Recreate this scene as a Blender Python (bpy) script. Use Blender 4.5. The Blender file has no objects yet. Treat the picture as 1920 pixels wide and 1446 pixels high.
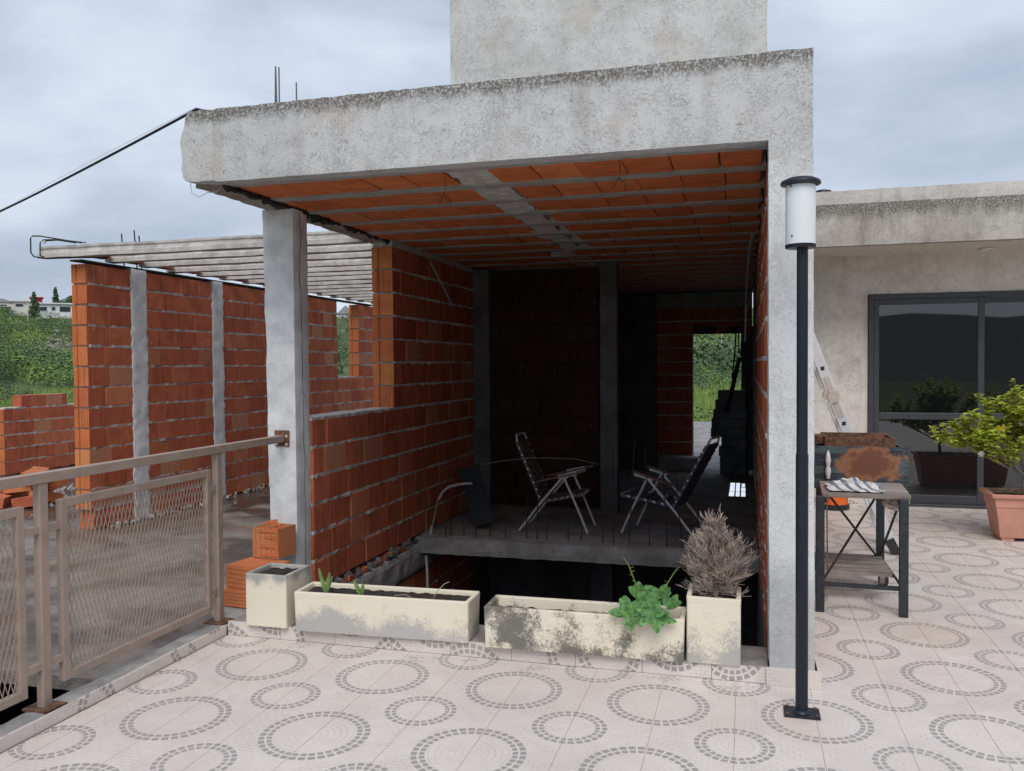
import bpy, bmesh, math, random
from mathutils import Vector, Matrix, noise
R = math.radians
PI = math.pi
sc = bpy.context.scene
COL = sc.collection

# ---------------------------------------------------------------- camera
def setup_camera():
    f, yaw, pitch, roll = 1570.0, 0.27189, 0.02485, 0.0070
    cy, sy, cp, sp = math.cos(yaw), math.sin(yaw), math.cos(pitch), math.sin(pitch)
    fw = Vector((-sy*cp, cy*cp, -sp)); rt = Vector((cy, sy, 0)); up = rt.cross(fw)
    cr, sr = math.cos(roll), math.sin(roll)
    r2 = rt*cr - up*sr; u2 = rt*sr + up*cr
    cd = bpy.data.cameras.new('camera'); cam = bpy.data.objects.new('camera', cd); COL.objects.link(cam)
    m = Matrix((( r2.x, u2.x, -fw.x, 0), (r2.y, u2.y, -fw.y, 0), (r2.z, u2.z, -fw.z, 1.6), (0, 0, 0, 1)))
    cam.matrix_world = m
    cd.sensor_fit = 'HORIZONTAL'; cd.sensor_width = 36; cd.lens = 36*f/1920
    cd.clip_start = 0.05; cd.clip_end = 8000
    sc.camera = cam
setup_camera()

# ---------------------------------------------------------------- node helper
class NT:
    def __init__(s, tree): s.t = tree; s.n = tree.nodes; s.l = tree.links
    def new(s, typ, **kw):
        nd = s.n.new(typ)
        for k, v in kw.items(): setattr(nd, k, v)
        return nd
    def put(s, sock, v):
        if v is None: return
        if isinstance(v, bpy.types.NodeSocket): s.l.new(v, sock)
        else:
            if isinstance(v, (tuple, list)) and len(v) == 3 and sock.type == 'RGBA': v = (*v, 1)
            sock.default_value = v
    def m(s, op, a, b=None, c=None, clamp=False):
        nd = s.new('ShaderNodeMath', operation=op); nd.use_clamp = clamp
        s.put(nd.inputs[0], a); s.put(nd.inputs[1], b); s.put(nd.inputs[2], c)
        return nd.outputs[0]
    def vm(s, op, a, b=None):
        nd = s.new('ShaderNodeVectorMath', operation=op)
        s.put(nd.inputs[0], a); s.put(nd.inputs[1], b)
        return nd.outputs[0]
    def sep(s, v):
        nd = s.new('ShaderNodeSeparateXYZ'); s.put(nd.inputs[0], v); return nd.outputs
    def comb(s, x, y, z):
        nd = s.new('ShaderNodeCombineXYZ')
        for i, v in enumerate((x, y, z)): s.put(nd.inputs[i], v)
        return nd.outputs[0]
    def noise(s, v, scale, detail=4, rough=.55, dist=0):
        nd = s.new('ShaderNodeTexNoise'); s.put(nd.inputs['Vector'], v)
        nd.inputs['Scale'].default_value = scale; nd.inputs['Detail'].default_value = detail
        nd.inputs['Roughness'].default_value = rough; nd.inputs['Distortion'].default_value = dist
        return nd.outputs[0]
    def vor(s, v, scale, feature='F1', rand=1):
        nd = s.new('ShaderNodeTexVoronoi', feature=feature); s.put(nd.inputs['Vector'], v)
        nd.inputs['Scale'].default_value = scale; nd.inputs['Randomness'].default_value = rand
        return nd.outputs[0]
    def mr(s, v, a, b, c=0., d=1., smooth=True):
        nd = s.new('ShaderNodeMapRange'); nd.interpolation_type = 'SMOOTHSTEP' if smooth else 'LINEAR'
        s.put(nd.inputs['Value'], v)
        for k, x in zip(('From Min', 'From Max', 'To Min', 'To Max'), (a, b, c, d)): s.put(nd.inputs[k], x)
        return nd.outputs[0]
    def mix(s, f, a, b, blend='MIX'):
        nd = s.new('ShaderNodeMix', data_type='RGBA', blend_type=blend); nd.clamp_factor = True
        s.put(nd.inputs[0], f); s.put(nd.inputs[6], a); s.put(nd.inputs[7], b)
        return nd.outputs[2]
    def bump(s, h, strength=.5, dist=.01):
        nd = s.new('ShaderNodeBump'); s.put(nd.inputs['Height'], h)
        nd.inputs['Strength'].default_value = strength; nd.inputs['Distance'].default_value = dist
        return nd.outputs[0]
    def pos(s): return s.new('ShaderNodeNewGeometry').outputs['Position']
    def objc(s): return s.new('ShaderNodeTexCoord').outputs['Object']
    def rnd(s): return s.new('ShaderNodeObjectInfo').outputs['Random']

def material(name):
    m = bpy.data.materials.new(name); m.use_nodes = True
    t = NT(m.node_tree); bs = m.node_tree.nodes['Principled BSDF']
    return m, t, bs
def simple(name, col, rough=.6, metal=0., var=.12, scale=20, bump=0., spec=.5):
    m, t, b = material(name); p = t.objc()
    n = t.noise(p, scale, 4)
    c = t.mix(t.mr(n, .3, .7), tuple(x*(1-var) for x in col), tuple(min(1, x*(1+var)) for x in col))
    t.put(b.inputs['Base Color'], c); b.inputs['Roughness'].default_value = rough; b.inputs['Metallic'].default_value = metal
    b.inputs['Specular IOR Level'].default_value = spec
    if bump: t.put(b.inputs['Normal'], t.bump(n, bump, .01))
    return m

# ---------------------------------------------------------------- sky and sun
def setup_world():
    w = bpy.data.worlds.new('World'); sc.world = w; w.use_nodes = True
    t = NT(w.node_tree); bg = w.node_tree.nodes['Background']
    sky = t.new('ShaderNodeTexSky', sky_type='NISHITA'); sky.sun_disc = False
    sky.sun_elevation = R(47); sky.sun_rotation = R(160); sky.air_density = 1.2; sky.dust_density = 2.5
    d = t.new('ShaderNodeTexCoord').outputs['Generated']
    x, y, z = t.sep(d)
    v = t.comb(x, y, t.m('MULTIPLY', z, 2.4))
    v = t.vm('ADD', v, (4.167, 3.36, 1.247))
    n1 = t.noise(v, 1.7, 5, .46, .3)
    n2 = t.noise(v, 4.2, 5, .55, .3)
    f = t.m('ADD', t.m('MULTIPLY', n1, .76), t.m('MULTIPLY', n2, .24))
    f = t.mr(f, .37, .62)
    cloud = t.mix(f, (3.25, 3.85, 4.95), (6.2, 6.85, 7.8))
    cloud = t.mix(t.mr(z, .0, .11, .7, 0), cloud, (6.1, 6.9, 7.9))
    c = t.mix(.90, sky.outputs[0], cloud)
    t.put(bg.inputs[0], c); bg.inputs[1].default_value = 0.098
setup_world()
sd = bpy.data.lights.new('sun', 'SUN'); sd.energy = 1.5; sd.angle = R(34); sd.color = (1, .955, .90)
so = bpy.data.objects.new('sun', sd); COL.objects.link(so)
so.rotation_euler = Vector((-.15, .72, -.90)).to_track_quat('-Z', 'Y').to_euler()
vs = sc.view_settings; vs.view_transform = 'Standard'; vs.look = 'None'; vs.exposure = 0.37; vs.gamma = 1; vs.use_curve_mapping = False
try:
    sc.cycles.max_bounces = 6; sc.cycles.diffuse_bounces = 2; sc.cycles.use_denoising = True
except Exception: pass

# ---------------------------------------------------------------- mesh helper
class MB:
    def __init__(s): s.v = []; s.f = []
    def add(s, vs, fs):
        o = len(s.v); s.v += [tuple(p) for p in vs]; s.f += [tuple(i+o for i in q) for q in fs]
    def box(s, x0, x1, y0, y1, z0, z1, j=0, rg=None):
        vs = [(x, y, z) for z in (z0, z1) for y in (y0, y1) for x in (x0, x1)]
        if j: vs = [tuple(c + rg.uniform(-j, j) for c in p) for p in vs]
        s.add(vs, [(0, 2, 3, 1), (4, 5, 7, 6), (0, 1, 5, 4), (2, 6, 7, 3), (0, 4, 6, 2), (1, 3, 7, 5)])
    def obox(s, M, sx, sy, sz):
        vs = [M @ Vector((x*sx/2, y*sy/2, z*sz/2)) for z in (-1, 1) for y in (-1, 1) for x in (-1, 1)]
        s.add(vs, [(0, 2, 3, 1), (4, 5, 7, 6), (0, 1, 5, 4), (2, 6, 7, 3), (0, 4, 6, 2), (1, 3, 7, 5)])
    def bar(s, a, b, w, h, up=(0, 0, 1)):
        a = Vector(a); b = Vector(b); d = b-a; L = d.length; d.normalize(); u = Vector(up)
        sd = d.cross(u)
        if sd.length < 1e-4: sd = d.cross(Vector((1, 0, 0)))
        sd.normalize(); u = sd.cross(d)
        M = Matrix(((sd.x, d.x, u.x, 0), (sd.y, d.y, u.y, 0), (sd.z, d.z, u.z, 0), (0, 0, 0, 1)))
        M.translation = (a+b)/2
        s.obox(M, w, L, h)
    def tube(s, pts, r, n=8, r2=None, cap=True):
        pts = [Vector(p) for p in pts]; k = len(pts); rings = []
        for i, p in enumerate(pts):
            d = (pts[min(i+1, k-1)] - pts[max(i-1, 0)]).normalized()
            u = Vector((0, 0, 1)) if abs(d.z) < .95 else Vector((1, 0, 0))
            a = d.cross(u).normalized(); b = a.cross(d)
            rr = r if r2 is None else r + (r2-r)*i/(k-1)
            rings.append([p + a*(math.cos(2*PI*q/n)*rr) + b*(math.sin(2*PI*q/n)*rr) for q in range(n)])
        vs = [q for g in rings for q in g]
        fs = [(i*n+q, i*n+(q+1) % n, (i+1)*n+(q+1) % n, (i+1)*n+q) for i in range(k-1) for q in range(n)]
        if cap: fs += [tuple(range(n-1, -1, -1)), tuple((k-1)*n+q for q in range(n))]
        s.add(vs, fs)
    def lathe(s, cx, cy, prof, n=24):
        vs = []; fs = []
        for r, z in prof:
            for q in range(n): vs.append((cx+r*math.cos(2*PI*q/n), cy+r*math.sin(2*PI*q/n), z))
        for i in range(len(prof)-1):
            for q in range(n): fs.append((i*n+q, i*n+(q+1) % n, (i+1)*n+(q+1) % n, (i+1)*n+q))
        fs += [tuple(range(n-1, -1, -1)), tuple((len(prof)-1)*n+q for q in range(n))]
        s.add(vs, fs)
    def prism(s, poly, z0, z1):
        n = len(poly)
        s.add([(x, y, z0) for x, y in poly]+[(x, y, z1) for x, y in poly],
              [tuple(range(n-1, -1, -1)), tuple(range(n, 2*n))]+[(i, (i+1) % n, n+(i+1) % n, n+i) for i in range(n)])
    def mesh(s, name, mat, smooth=False):
        me = bpy.data.meshes.new(name); me.from_pydata(s.v, [], s.f)
        if mat: me.materials.append(mat)
        me.update()
        if smooth:
            me.polygons.foreach_set('use_smooth', [True]*len(me.polygons)); me.set_sharp_from_angle(angle=R(42))
        return me
    def build(s, name, mat, parent=None, smooth=False):
        return link(name, s.mesh(name, mat, smooth), parent)
def link(name, me, parent=None, loc=None, rz=0):
    o = bpy.data.objects.new(name, me); COL.objects.link(o)
    if loc is not None: o.location = loc
    if rz: o.rotation_euler[2] = rz
    if parent: o.parent = parent
    return o
def tag(o, label, cat=None, group=None, kind=None):
    if label: o['label'] = label
    if cat: o['category'] = cat
    if group: o['group'] = group
    if kind: o['kind'] = kind
    return o
def thing(name, label, cat, group=None, loc=(0, 0, 0), rz=0):
    o = bpy.data.objects.new(name, None); COL.objects.link(o); o.location = loc; o.rotation_euler[2] = rz
    o.empty_display_size = .2
    return tag(o, label, cat, group)
def bevel(o, w=.005, seg=2):
    md = o.modifiers.new('bevel', 'BEVEL'); md.width = w; md.segments = seg; md.limit_method = 'ANGLE'; md.angle_limit = R(40)
    return o
def fbm(p, oct=3):
    return noise.fractal(p, 1.0, 2.0, oct)
def rough_box(x0, x1, y0, y1, z0, z1, res=.04, amp=.006, freq=9, seed=0, fn=None):
    """a box with subdivided, lumpy faces (cast and trowelled concrete)"""
    mb = MB(); idx = {}
    nx, ny, nz = [max(1, round((b-a)/res)) for a, b in ((x0, x1), (y0, y1), (z0, z1))]
    def vert(i, j, k):
        key = (i, j, k)
        if key not in idx:
            p = Vector((x0+(x1-x0)*i/nx, y0+(y1-y0)*j/ny, z0+(z1-z0)*k/nz))
            n = Vector(((i == nx)-(i == 0), (j == ny)-(j == 0), (k == nz)-(k == 0)))
            if n.length: n.normalize()
            q = p*freq + Vector((seed*7.1, seed*3.3, 0))
            d = fbm(q)*amp
            edge = sum(1 for c in n if abs(c) > .1)
            if edge > 1: d -= amp*.9
            p = p + n*d
            if fn: p = fn(p, n)
            idx[key] = len(mb.v); mb.v.append(tuple(p))
        return idx[key]
    for i in range(nx):
        for j in range(ny):
            mb.f.append((vert(i, j, 0), vert(i, j+1, 0), vert(i+1, j+1, 0), vert(i+1, j, 0)))
            mb.f.append((vert(i, j, nz), vert(i+1, j, nz), vert(i+1, j+1, nz), vert(i, j+1, nz)))
    for i in range(nx):
        for k in range(nz):
            mb.f.append((vert(i, 0, k), vert(i+1, 0, k), vert(i+1, 0, k+1), vert(i, 0, k+1)))
            mb.f.append((vert(i, ny, k), vert(i, ny, k+1), vert(i+1, ny, k+1), vert(i+1, ny, k)))
    for j in range(ny):
        for k in range(nz):
            mb.f.append((vert(0, j, k), vert(0, j, k+1), vert(0, j+1, k+1), vert(0, j+1, k)))
            mb.f.append((vert(nx, j, k), vert(nx, j+1, k), vert(nx, j+1, k+1), vert(nx, j, k+1)))
    return mb

def vox(xs, ys, zs, occ, amp=.006, freq=9, seed=0, fn=None):
    """surface of the occupied cells of an uneven grid, lumpy like trowelled plaster"""
    mb = MB(); vid = {}; nrm = []
    nx, ny, nz = len(xs)-1, len(ys)-1, len(zs)-1
    def O(i, j, k): return 0 <= i < nx and 0 <= j < ny and 0 <= k < nz and occ((xs[i]+xs[i+1])/2, (zs[k]+zs[k+1])/2)
    def V(key, n):
        if key not in vid: vid[key] = len(mb.v); mb.v.append((xs[key[0]], ys[key[1]], zs[key[2]])); nrm.append(Vector())
        nrm[vid[key]] += Vector(n); return vid[key]
    D = [((1, 0, 0), [(1, 0, 0), (1, 1, 0), (1, 1, 1), (1, 0, 1)]), ((-1, 0, 0), [(0, 0, 0), (0, 0, 1), (0, 1, 1), (0, 1, 0)]), ((0, 1, 0), [(0, 1, 0), (0, 1, 1), (1, 1, 1), (1, 1, 0)]),
         ((0, -1, 0), [(0, 0, 0), (1, 0, 0), (1, 0, 1), (0, 0, 1)]), ((0, 0, 1), [(0, 0, 1), (1, 0, 1), (1, 1, 1), (0, 1, 1)]), ((0, 0, -1), [(0, 0, 0), (0, 1, 0), (1, 1, 0), (1, 0, 0)])]
    for i in range(nx):
        for k in range(nz):
            if not occ((xs[i]+xs[i+1])/2, (zs[k]+zs[k+1])/2): continue
            for j in range(ny):
                for n, q in D:
                    if not O(i+n[0], j+n[1], k+n[2]): mb.f.append(tuple(V((i+a, j+b, k+c), n) for a, b, c in q))
    for i, v in enumerate(mb.v):
        p = Vector(v); n = nrm[i].normalized(); d = fbm(p*freq+Vector((seed*7.1, seed*3.3, 0)))*amp
        if max(abs(c) for c in n) < .95: d -= amp*.6
        p = p+n*d
        if fn: p = fn(p, n)
        mb.v[i] = tuple(p)
    return mb
def lin(a, b, n): return [a+(b-a)*i/n for i in range(n+1)]

# ---------------------------------------------------------------- materials
def m_stucco(name, c0, c1, ztop=None, zlen=.14, worms=1., streak=0., lower=None):
    m, t, b = material(name); p = t.pos()
    big = t.noise(p, 1.6, 5, .6)
    col = t.mix(t.mr(big, .35, .65), c0, c1)
    warm = t.noise(p, 3.1, 3)
    col = t.mix(t.mr(warm, .55, .72, 0, .45), col, (.50, .46, .40))
    def worms_at(sc_, w0, w1_, ms, m0, m1):
        w = t.noise(p, sc_, 2, .5, 1.9); r_ = t.m('ABSOLUTE', t.m('SUBTRACT', w, .5))
        return t.m('MULTIPLY', t.mr(r_, w0, w1_, 1, 0), t.mr(t.noise(p, ms, 3, .6), m0, m1))
    worm = t.m('MAXIMUM', worms_at(17, .003, .015, 12, .42, .58), t.m('MULTIPLY', worms_at(30, .005, .022, 7, .42, .60), .8))
    col = t.mix(t.m('MULTIPLY', worm, .58*worms), col, (.17, .16, .155))
    speck = t.mr(t.noise(p, 120, 2), .58, .72)
    col = t.mix(t.m('MULTIPLY', speck, .40*worms), col, (.22, .21, .20))
    pale = t.mr(t.noise(p, 10, 4, .65), .55, .75)
    col = t.mix(t.m('MULTIPLY', pale, .22), col, tuple(min(.8, c*1.22) for c in c1))
    x, y, z = t.sep(p)
    if lower:
        zn = t.m('ADD', z, t.m('MULTIPLY', t.m('SUBTRACT', t.noise(p, 4, 4), .5), .5))
        col = t.mix(t.mr(zn, 2.35, 2.75, .8, 0), col, lower)
        col = t.mix(t.mr(zn, .45, .65, .75, 0), col, (.43, .43, .435))
    if streak:
        sv = t.comb(t.m('MULTIPLY', x, 7), t.m('MULTIPLY', y, 7), t.m('MULTIPLY', z, .8))
        st = t.mr(t.noise(sv, 1, 5, .65), .5, .72)
        col = t.mix(t.m('MULTIPLY', st, streak), col, (.22, .20, .17))
    if ztop:
        dv = t.comb(t.m('MULTIPLY', x, 11), t.m('MULTIPLY', y, 11), t.m('MULTIPLY', z, 2.5))
        band = t.m('ADD', t.mr(z, ztop-zlen*1.6, ztop-zlen*.05, 0, .52, False), t.m('MULTIPLY', t.noise(dv, 1, 5, .7), .55))
        l = t.m('MULTIPLY', t.mr(band, .46, .70), t.mr(t.noise(p, 60, 4, .8), .36, .55))
        col = t.mix(t.m('MULTIPLY', l, .9), col, (.12, .11, .095))
    t.put(b.inputs['Base Color'], col); b.inputs['Roughness'].default_value = .92; b.inputs['Specular IOR Level'].default_value = .2
    fine = t.noise(p, 60, 4, .65)
    h = t.m('SUBTRACT', t.m('ADD', t.m('MULTIPLY', fine, .5), t.m('MULTIPLY', t.noise(p, 14, 4), .8)), t.m('MULTIPLY', worm, .8))
    t.put(b.inputs['Normal'], t.bump(h, .55, .012))
    return m
def m_concrete(name, c0, c1, rough=.9, scale=3., bump=.5, speck=.5):
    m, t, b = material(name); p = t.pos()
    n = t.noise(p, scale, 6, .65); f = t.noise(p, scale*18, 4, .7)
    col = t.mix(t.mr(n, .35, .65), c0, c1)
    col = t.mix(t.mr(f, .56, .70, 0, speck), col, tuple(.45*x for x in c0))
    t.put(b.inputs['Base Color'], col); b.inputs['Roughness'].default_value = rough; b.inputs['Specular IOR Level'].default_value = .25
    t.put(b.inputs['Normal'], t.bump(t.m('ADD', t.m('MULTIPLY', f, .5), n), bump, .012))
    return m
def m_clay(name, cols, pale, axis='x', dust=0.5):
    """fired hollow block: each block its own tone, combed grooves, splashes of lime"""
    m, t, b = material(name); p = t.objc(); r = t.rnd()
    off = t.m('MULTIPLY', r, 91.7)
    pv = t.vm('ADD', p, t.comb(off, off, off))
    x, y, z = t.sep(pv)
    k = 5.0
    if axis == 'x': sv = t.comb(t.m('MULTIPLY', x, 95), t.m('MULTIPLY', y, 95), t.m('MULTIPLY', z, 1.2))
    else: sv = t.comb(t.m('MULTIPLY', x, 1.5), t.m('MULTIPLY', y, 110), t.m('MULTIPLY', z, 60))
    st = t.noise(sv, 1, 2, .5)
    amount = t.mr(t.m('FRACT', t.m('MULTIPLY', r, 17.3)), .3, .9, .12, 1.)
    rr = t.new('ShaderNodeValToRGB'); el = rr.color_ramp.elements
    el[0].color = (*cols[0], 1); el[1].color = (*cols[-1], 1)
    for i, c in enumerate(cols[1:-1]):
        e = el.new((i+1)/(len(cols)-1)); e.color = (*c, 1)
    t.put(rr.inputs[0], t.m('FRACT', t.m('MULTIPLY', r, 7.77)))
    col = rr.outputs[0]
    blot = t.noise(pv, 7, 4, .6)
    col = t.mix(t.mr(blot, .4, .7, 0, .45), col, tuple(c*.62 for c in cols[0]))
    col = t.mix(t.m('MULTIPLY', t.mr(st, .48, .62), t.m('MULTIPLY', amount, .6)), col, tuple(c*.5 for c in cols[0]))
    pl = t.mr(t.m('FRACT', t.m('MULTIPLY', r, 41.9)), .90, .93, 0, .55)
    col = t.mix(pl, col, pale)
    sp = t.comb(t.m('MULTIPLY', x, 42), t.m('MULTIPLY', y, 42), t.m('MULTIPLY', z, 9))
    lime = t.mr(t.noise(sp, 1, 3, .6), .67, .72, 0, dust)
    col = t.mix(lime, col, (.62, .57, .52))
    t.put(b.inputs['Base Color'], col); b.inputs['Roughness'].default_value = .82; b.inputs['Specular IOR Level'].default_value = .25
    h = t.m('ADD', t.m('MULTIPLY', st, amount), t.m('MULTIPLY', t.noise(pv, 50, 3), .35))
    t.put(b.inputs['Normal'], t.bump(h, .6, .009))
    return m
def m_tile(name, skirt=False):
    m, t, b = material(name); p = t.pos(); x, y, z = t.sep(p)
    a, ox, oy = .70258, -1.09916, 3.93888
    if skirt:
        rr_ = t.rnd(); x = t.m('ADD', t.m('ADD', x, y), t.m('MULTIPLY', rr_, 9.3)); v = t.m('ADD', z, t.m('ADD', 4.05, t.m('MULTIPLY', t.m('FRACT', t.m('MULTIPLY', rr_, 37.)), .3)))
    else: v = y
    u = t.m('DIVIDE', t.m('SUBTRACT', x, ox), a); v = t.m('DIVIDE', t.m('SUBTRACT', v, oy), a)
    def cell(o):
        uu = t.m('ADD', u, o); vv = t.m('ADD', v, o)
        du = t.m('SUBTRACT', uu, t.m('ROUND', uu)); dv = t.m('SUBTRACT', vv, t.m('ROUND', vv))
        r = t.m('MULTIPLY', t.m('SQRT', t.m('ADD', t.m('MULTIPLY', du, du), t.m('MULTIPLY', dv, dv))), a)
        return r, t.m('ARCTAN2', dv, du)
    wob = t.m('MULTIPLY', t.m('SUBTRACT', t.noise(p, 55, 2), .5), .007)
    def ring(r, ang, r0, r1, n):
        rw = t.m('ADD', r, wob)
        band = t.m('MULTIPLY', t.mr(rw, r0-.0015, r0+.0015), t.mr(rw, r1-.0015, r1+.0015, 1, 0))
        q = t.m('ABSOLUTE', t.m('SUBTRACT', t.m('FRACT', t.m('MULTIPLY', t.m('ADD', ang, t.m('MULTIPLY', wob, 4)), n/(2*PI))), .5))
        return t.m('MULTIPLY', band, t.mr(q, .345, .385, 1, 0))
    rb, ab = cell(0.); rs, as_ = cell(.5)
    k = None
    for q in (ring(rb, ab, .2135, .2385, 36), ring(rb, ab, .182, .204, 36), ring(rs, as_, .1435, .1655, 26), ring(rs, as_, .1145, .134, 26)):
        k = q if k is None else t.m('MAXIMUM', k, q)
    # faint printed mosaic: rows outside, rings inside
    bt = t.new('ShaderNodeTexBrick'); t.put(bt.inputs['Vector'], t.comb(x, v if skirt else y, 0.) if skirt else t.comb(x, y, 0.))
    bt.inputs['Scale'].default_value = 1; bt.inputs['Brick Width'].default_value = .048; bt.inputs['Row Height'].default_value = .024
    bt.inputs['Mortar Size'].default_value = .0026; bt.inputs['Mortar Smooth'].default_value = .6
    rows = bt.outputs['Fac']
    rm = t.m('MINIMUM', rb, t.m('ADD', rs, .06))
    conc = t.m('ABSOLUTE', t.m('SUBTRACT', t.m('FRACT', t.m('DIVIDE', rm, .028)), .5))
    rings = t.mr(conc, .40, .48)
    inside = t.mr(rm, .225, .245, 1, 0)
    faint = t.m('ADD', t.m('MULTIPLY', rings, inside), t.m('MULTIPLY', rows, t.m('SUBTRACT', 1., inside)))
    patch = t.mr(t.noise(p, 6, 3), .38, .66)
    faint = t.m('MULTIPLY', faint, patch)
    tone = t.noise(p, 1.1, 4)
    base = t.mix(t.mr(tone, .35, .65), (.66, .595, .545), (.735, .675, .625))
    cellv = t.new('ShaderNodeTexVoronoi'); t.put(cellv.inputs['Vector'], p); cellv.inputs['Scale'].default_value = 38
    cc = t.sep(cellv.outputs['Color'])[0]
    base = t.mix(t.m('MULTIPLY', cc, .22), base, (.56, .48, .45))
    base = t.mix(t.m('MULTIPLY', faint, .62), base, (.42, .375, .355))
    dirt = t.mr(t.noise(p, 2.7, 6, .7), .58, .76, 0, .30)
    base = t.mix(dirt, base, (.47, .41, .36))
    grey = t.mix(t.noise(p, 90, 2), (.30, .28, .265), (.40, .375, .36))
    col = t.mix(k, base, grey)
    if not skirt:   # rust washed off the grill leg and the lamp plate
        def blob(cx, cy, rad):
            d = t.m('SQRT', t.m('ADD', t.m('POWER', t.m('SUBTRACT', x, cx), 2.), t.m('POWER', t.m('SUBTRACT', y, cy), 2.)))
            return t.mr(t.m('ADD', d, t.m('MULTIPLY', t.m('SUBTRACT', t.noise(p, 5, 4), .5), .35)), 0., rad, 1, 0)
        rust = t.m('MAXIMUM', blob(1.03, 5.35, .36), t.m('MULTIPLY', blob(.26, 3.86, .24), .7))
        col = t.mix(t.m('MULTIPLY', rust, .26), col, (.52, .33, .17))
        cm = t.m('MULTIPLY', t.mr(y, 4.02, 4.31), t.mr(x, .2, .05))
        cm = t.m('MAXIMUM', cm, t.m('MULTIPLY', t.mr(x, -2.86, -2.97), t.mr(y, 4.4, 4.2)))
        mould = t.m('MULTIPLY', t.mr(t.m('ADD', t.m('MULTIPLY', t.noise(p, 45, 4, .7), .8), t.m('MULTIPLY', t.noise(p, 5, 3), .7)), .78, 1.0), cm)
        col = t.mix(t.m('MULTIPLY', mould, .8), col, (.10, .09, .075))
        grit = t.mr(t.noise(p, 70, 3, .6), .70, .75)
        col = t.mix(t.m('MULTIPLY', grit, t.mr(t.noise(p, 1.7, 3), .48, .62, 0, .55)), col, (.22, .19, .165))
    t.put(b.inputs['Base Color'], col)
    t.put(b.inputs['Roughness'], t.mr(t.noise(p, 8, 3), .3, .7, .38, .6))
    t.put(b.inputs['Normal'], t.bump(t.m('ADD', t.m('MULTIPLY', k, -.5), t.m('MULTIPLY', faint, -.2)), .12, .003))
    return m
def m_wet_slab():
    m, t, b = material('wet_concrete'); p = t.pos(); x, y, z = t.sep(p)
    n = t.noise(p, 1.3, 6, .68, .4); f = t.noise(p, 26, 4, .7)
    col = t.mix(t.mr(n, .36, .62), (.085, .07, .058), (.26, .225, .195))
    col = t.mix(t.mr(t.noise(p, .9, 3), .48, .66, 0, .7), col, (.16, .095, .06))
    wet = t.m('MULTIPLY', t.mr(t.noise(p, .55, 3), .47, .54), t.mr(y, 6.8, 8.2))
    wet = t.m('MAXIMUM', wet, t.m('MULTIPLY', t.m('MULTIPLY', t.mr(t.m('ADD', x, t.m('MULTIPLY', t.noise(p, 1.6, 3), 1.4)), -4.9, -5.3), t.mr(y, 6.6, 7.4)), .95))
    wet = t.m('MAXIMUM', wet, t.m('MULTIPLY', t.mr(t.noise(p, .8, 3), .57, .62), .8))
    col = t.mix(t.m('MULTIPLY', wet, .72), col, (.035, .028, .024))
    col = t.mix(t.mr(f, .6, .7, 0, .45), col, (.12, .11, .10))
    t.put(b.inputs['Base Color'], col)
    t.put(b.inputs['Roughness'], t.mr(wet, 0., 1., .85, .12, False))
    t.put(b.inputs['Normal'], t.bump(t.m('MULTIPLY', t.m('ADD', f, n), t.m('SUBTRACT', 1.02, wet)), .6, .02))
    return m
def m_planter(name, dark, amount, seed, low, rim=0):
    m, t, b = material(name); p = t.objc(); pv = t.vm('ADD', p, (seed, seed*2, 0)); x, y, z = t.sep(p)
    col = t.mix(t.noise(pv, 5, 3), (.74, .655, .49), (.80, .745, .62))
    n = t.m('ADD', t.m('MULTIPLY', t.noise(pv, 3.6, 4, .6), .95), t.m('MULTIPLY', t.noise(pv, 75, 4, .85), .42))
    g = t.mr(z, .02, .2, low, 0., False)
    mold = t.mr(t.m('ADD', n, g), .76-amount*.085, .90-amount*.085)
    col = t.mix(t.m('MULTIPLY', mold, .62+.25*min(1, amount)), col, dark)
    rimm = t.mr(t.m('ADD', z, t.m('MULTIPLY', t.m('SUBTRACT', t.noise(pv, 9, 4), .5), .22)), rim-.07, rim) if rim else 0.
    if rim: col = t.mix(t.m('MULTIPLY', rimm, .75), col, (.24, .26, .28))
    chip = t.mr(t.noise(pv, 11, 2), .70, .72)
    col = t.mix(t.m('MULTIPLY', chip, .8), col, (.66, .62, .56))
    t.put(b.inputs['Base Color'], col); b.inputs['Roughness'].default_value = .88
    t.put(b.inputs['Normal'], t.bump(t.noise(pv, 35, 4), .3, .006))
    return m
def m_leaf(name, c0, c1, scale=14, trans=.25):
    m, t, b = material(name); p = t.pos()
    col = t.mix(t.mr(t.noise(p, scale, 2), .3, .7), c0, c1)
    t.put(b.inputs['Base Color'], col); b.inputs['Roughness'].default_value = .5
    tr = t.new('ShaderNodeBsdfTranslucent'); t.put(tr.inputs[0], col)
    mx = t.new('ShaderNodeMixShader'); mx.inputs[0].default_value = trans
    t.l.new(b.outputs[0], mx.inputs[1]); t.l.new(tr.outputs[0], mx.inputs[2])
    t.l.new(mx.outputs[0], t.n['Material Output'].inputs[0])
    return m

M = {}
M['beam'] = m_stucco('beam_stucco', (.52, .515, .515), (.585, .58, .58), 3.12, .10, 1., .25, (.72, .725, .735))
M['pillar'] = m_stucco('pillar_stucco', (.52, .52, .52), (.66, .66, .66), None, .1, .7, .0)
M['tower'] = m_stucco('tower_stucco', (.56, .55, .535), (.67, .66, .65), None, .1, .45, .10)
M['house'] = m_stucco('house_stucco', (.76, .72, .655), (.86, .825, .765), None, .1, .4, .2)
M['fascia'] = m_stucco('fascia_stucco', (.44, .41, .375), (.56, .53, .49), 3.25, .22, .8, .6)
M['parapet'] = m_stucco('parapet_stucco', (.56, .54, .51), (.66, .64, .61), None, .1, .3, .3)
M['column'] = m_concrete('column_concrete', (.58, .585, .595), (.78, .785, .79), .9, 5., .5, .30)
M['concrete'] = m_concrete('grey_concrete', (.28, .275, .27), (.42, .415, .41), .9, 4.)
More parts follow.
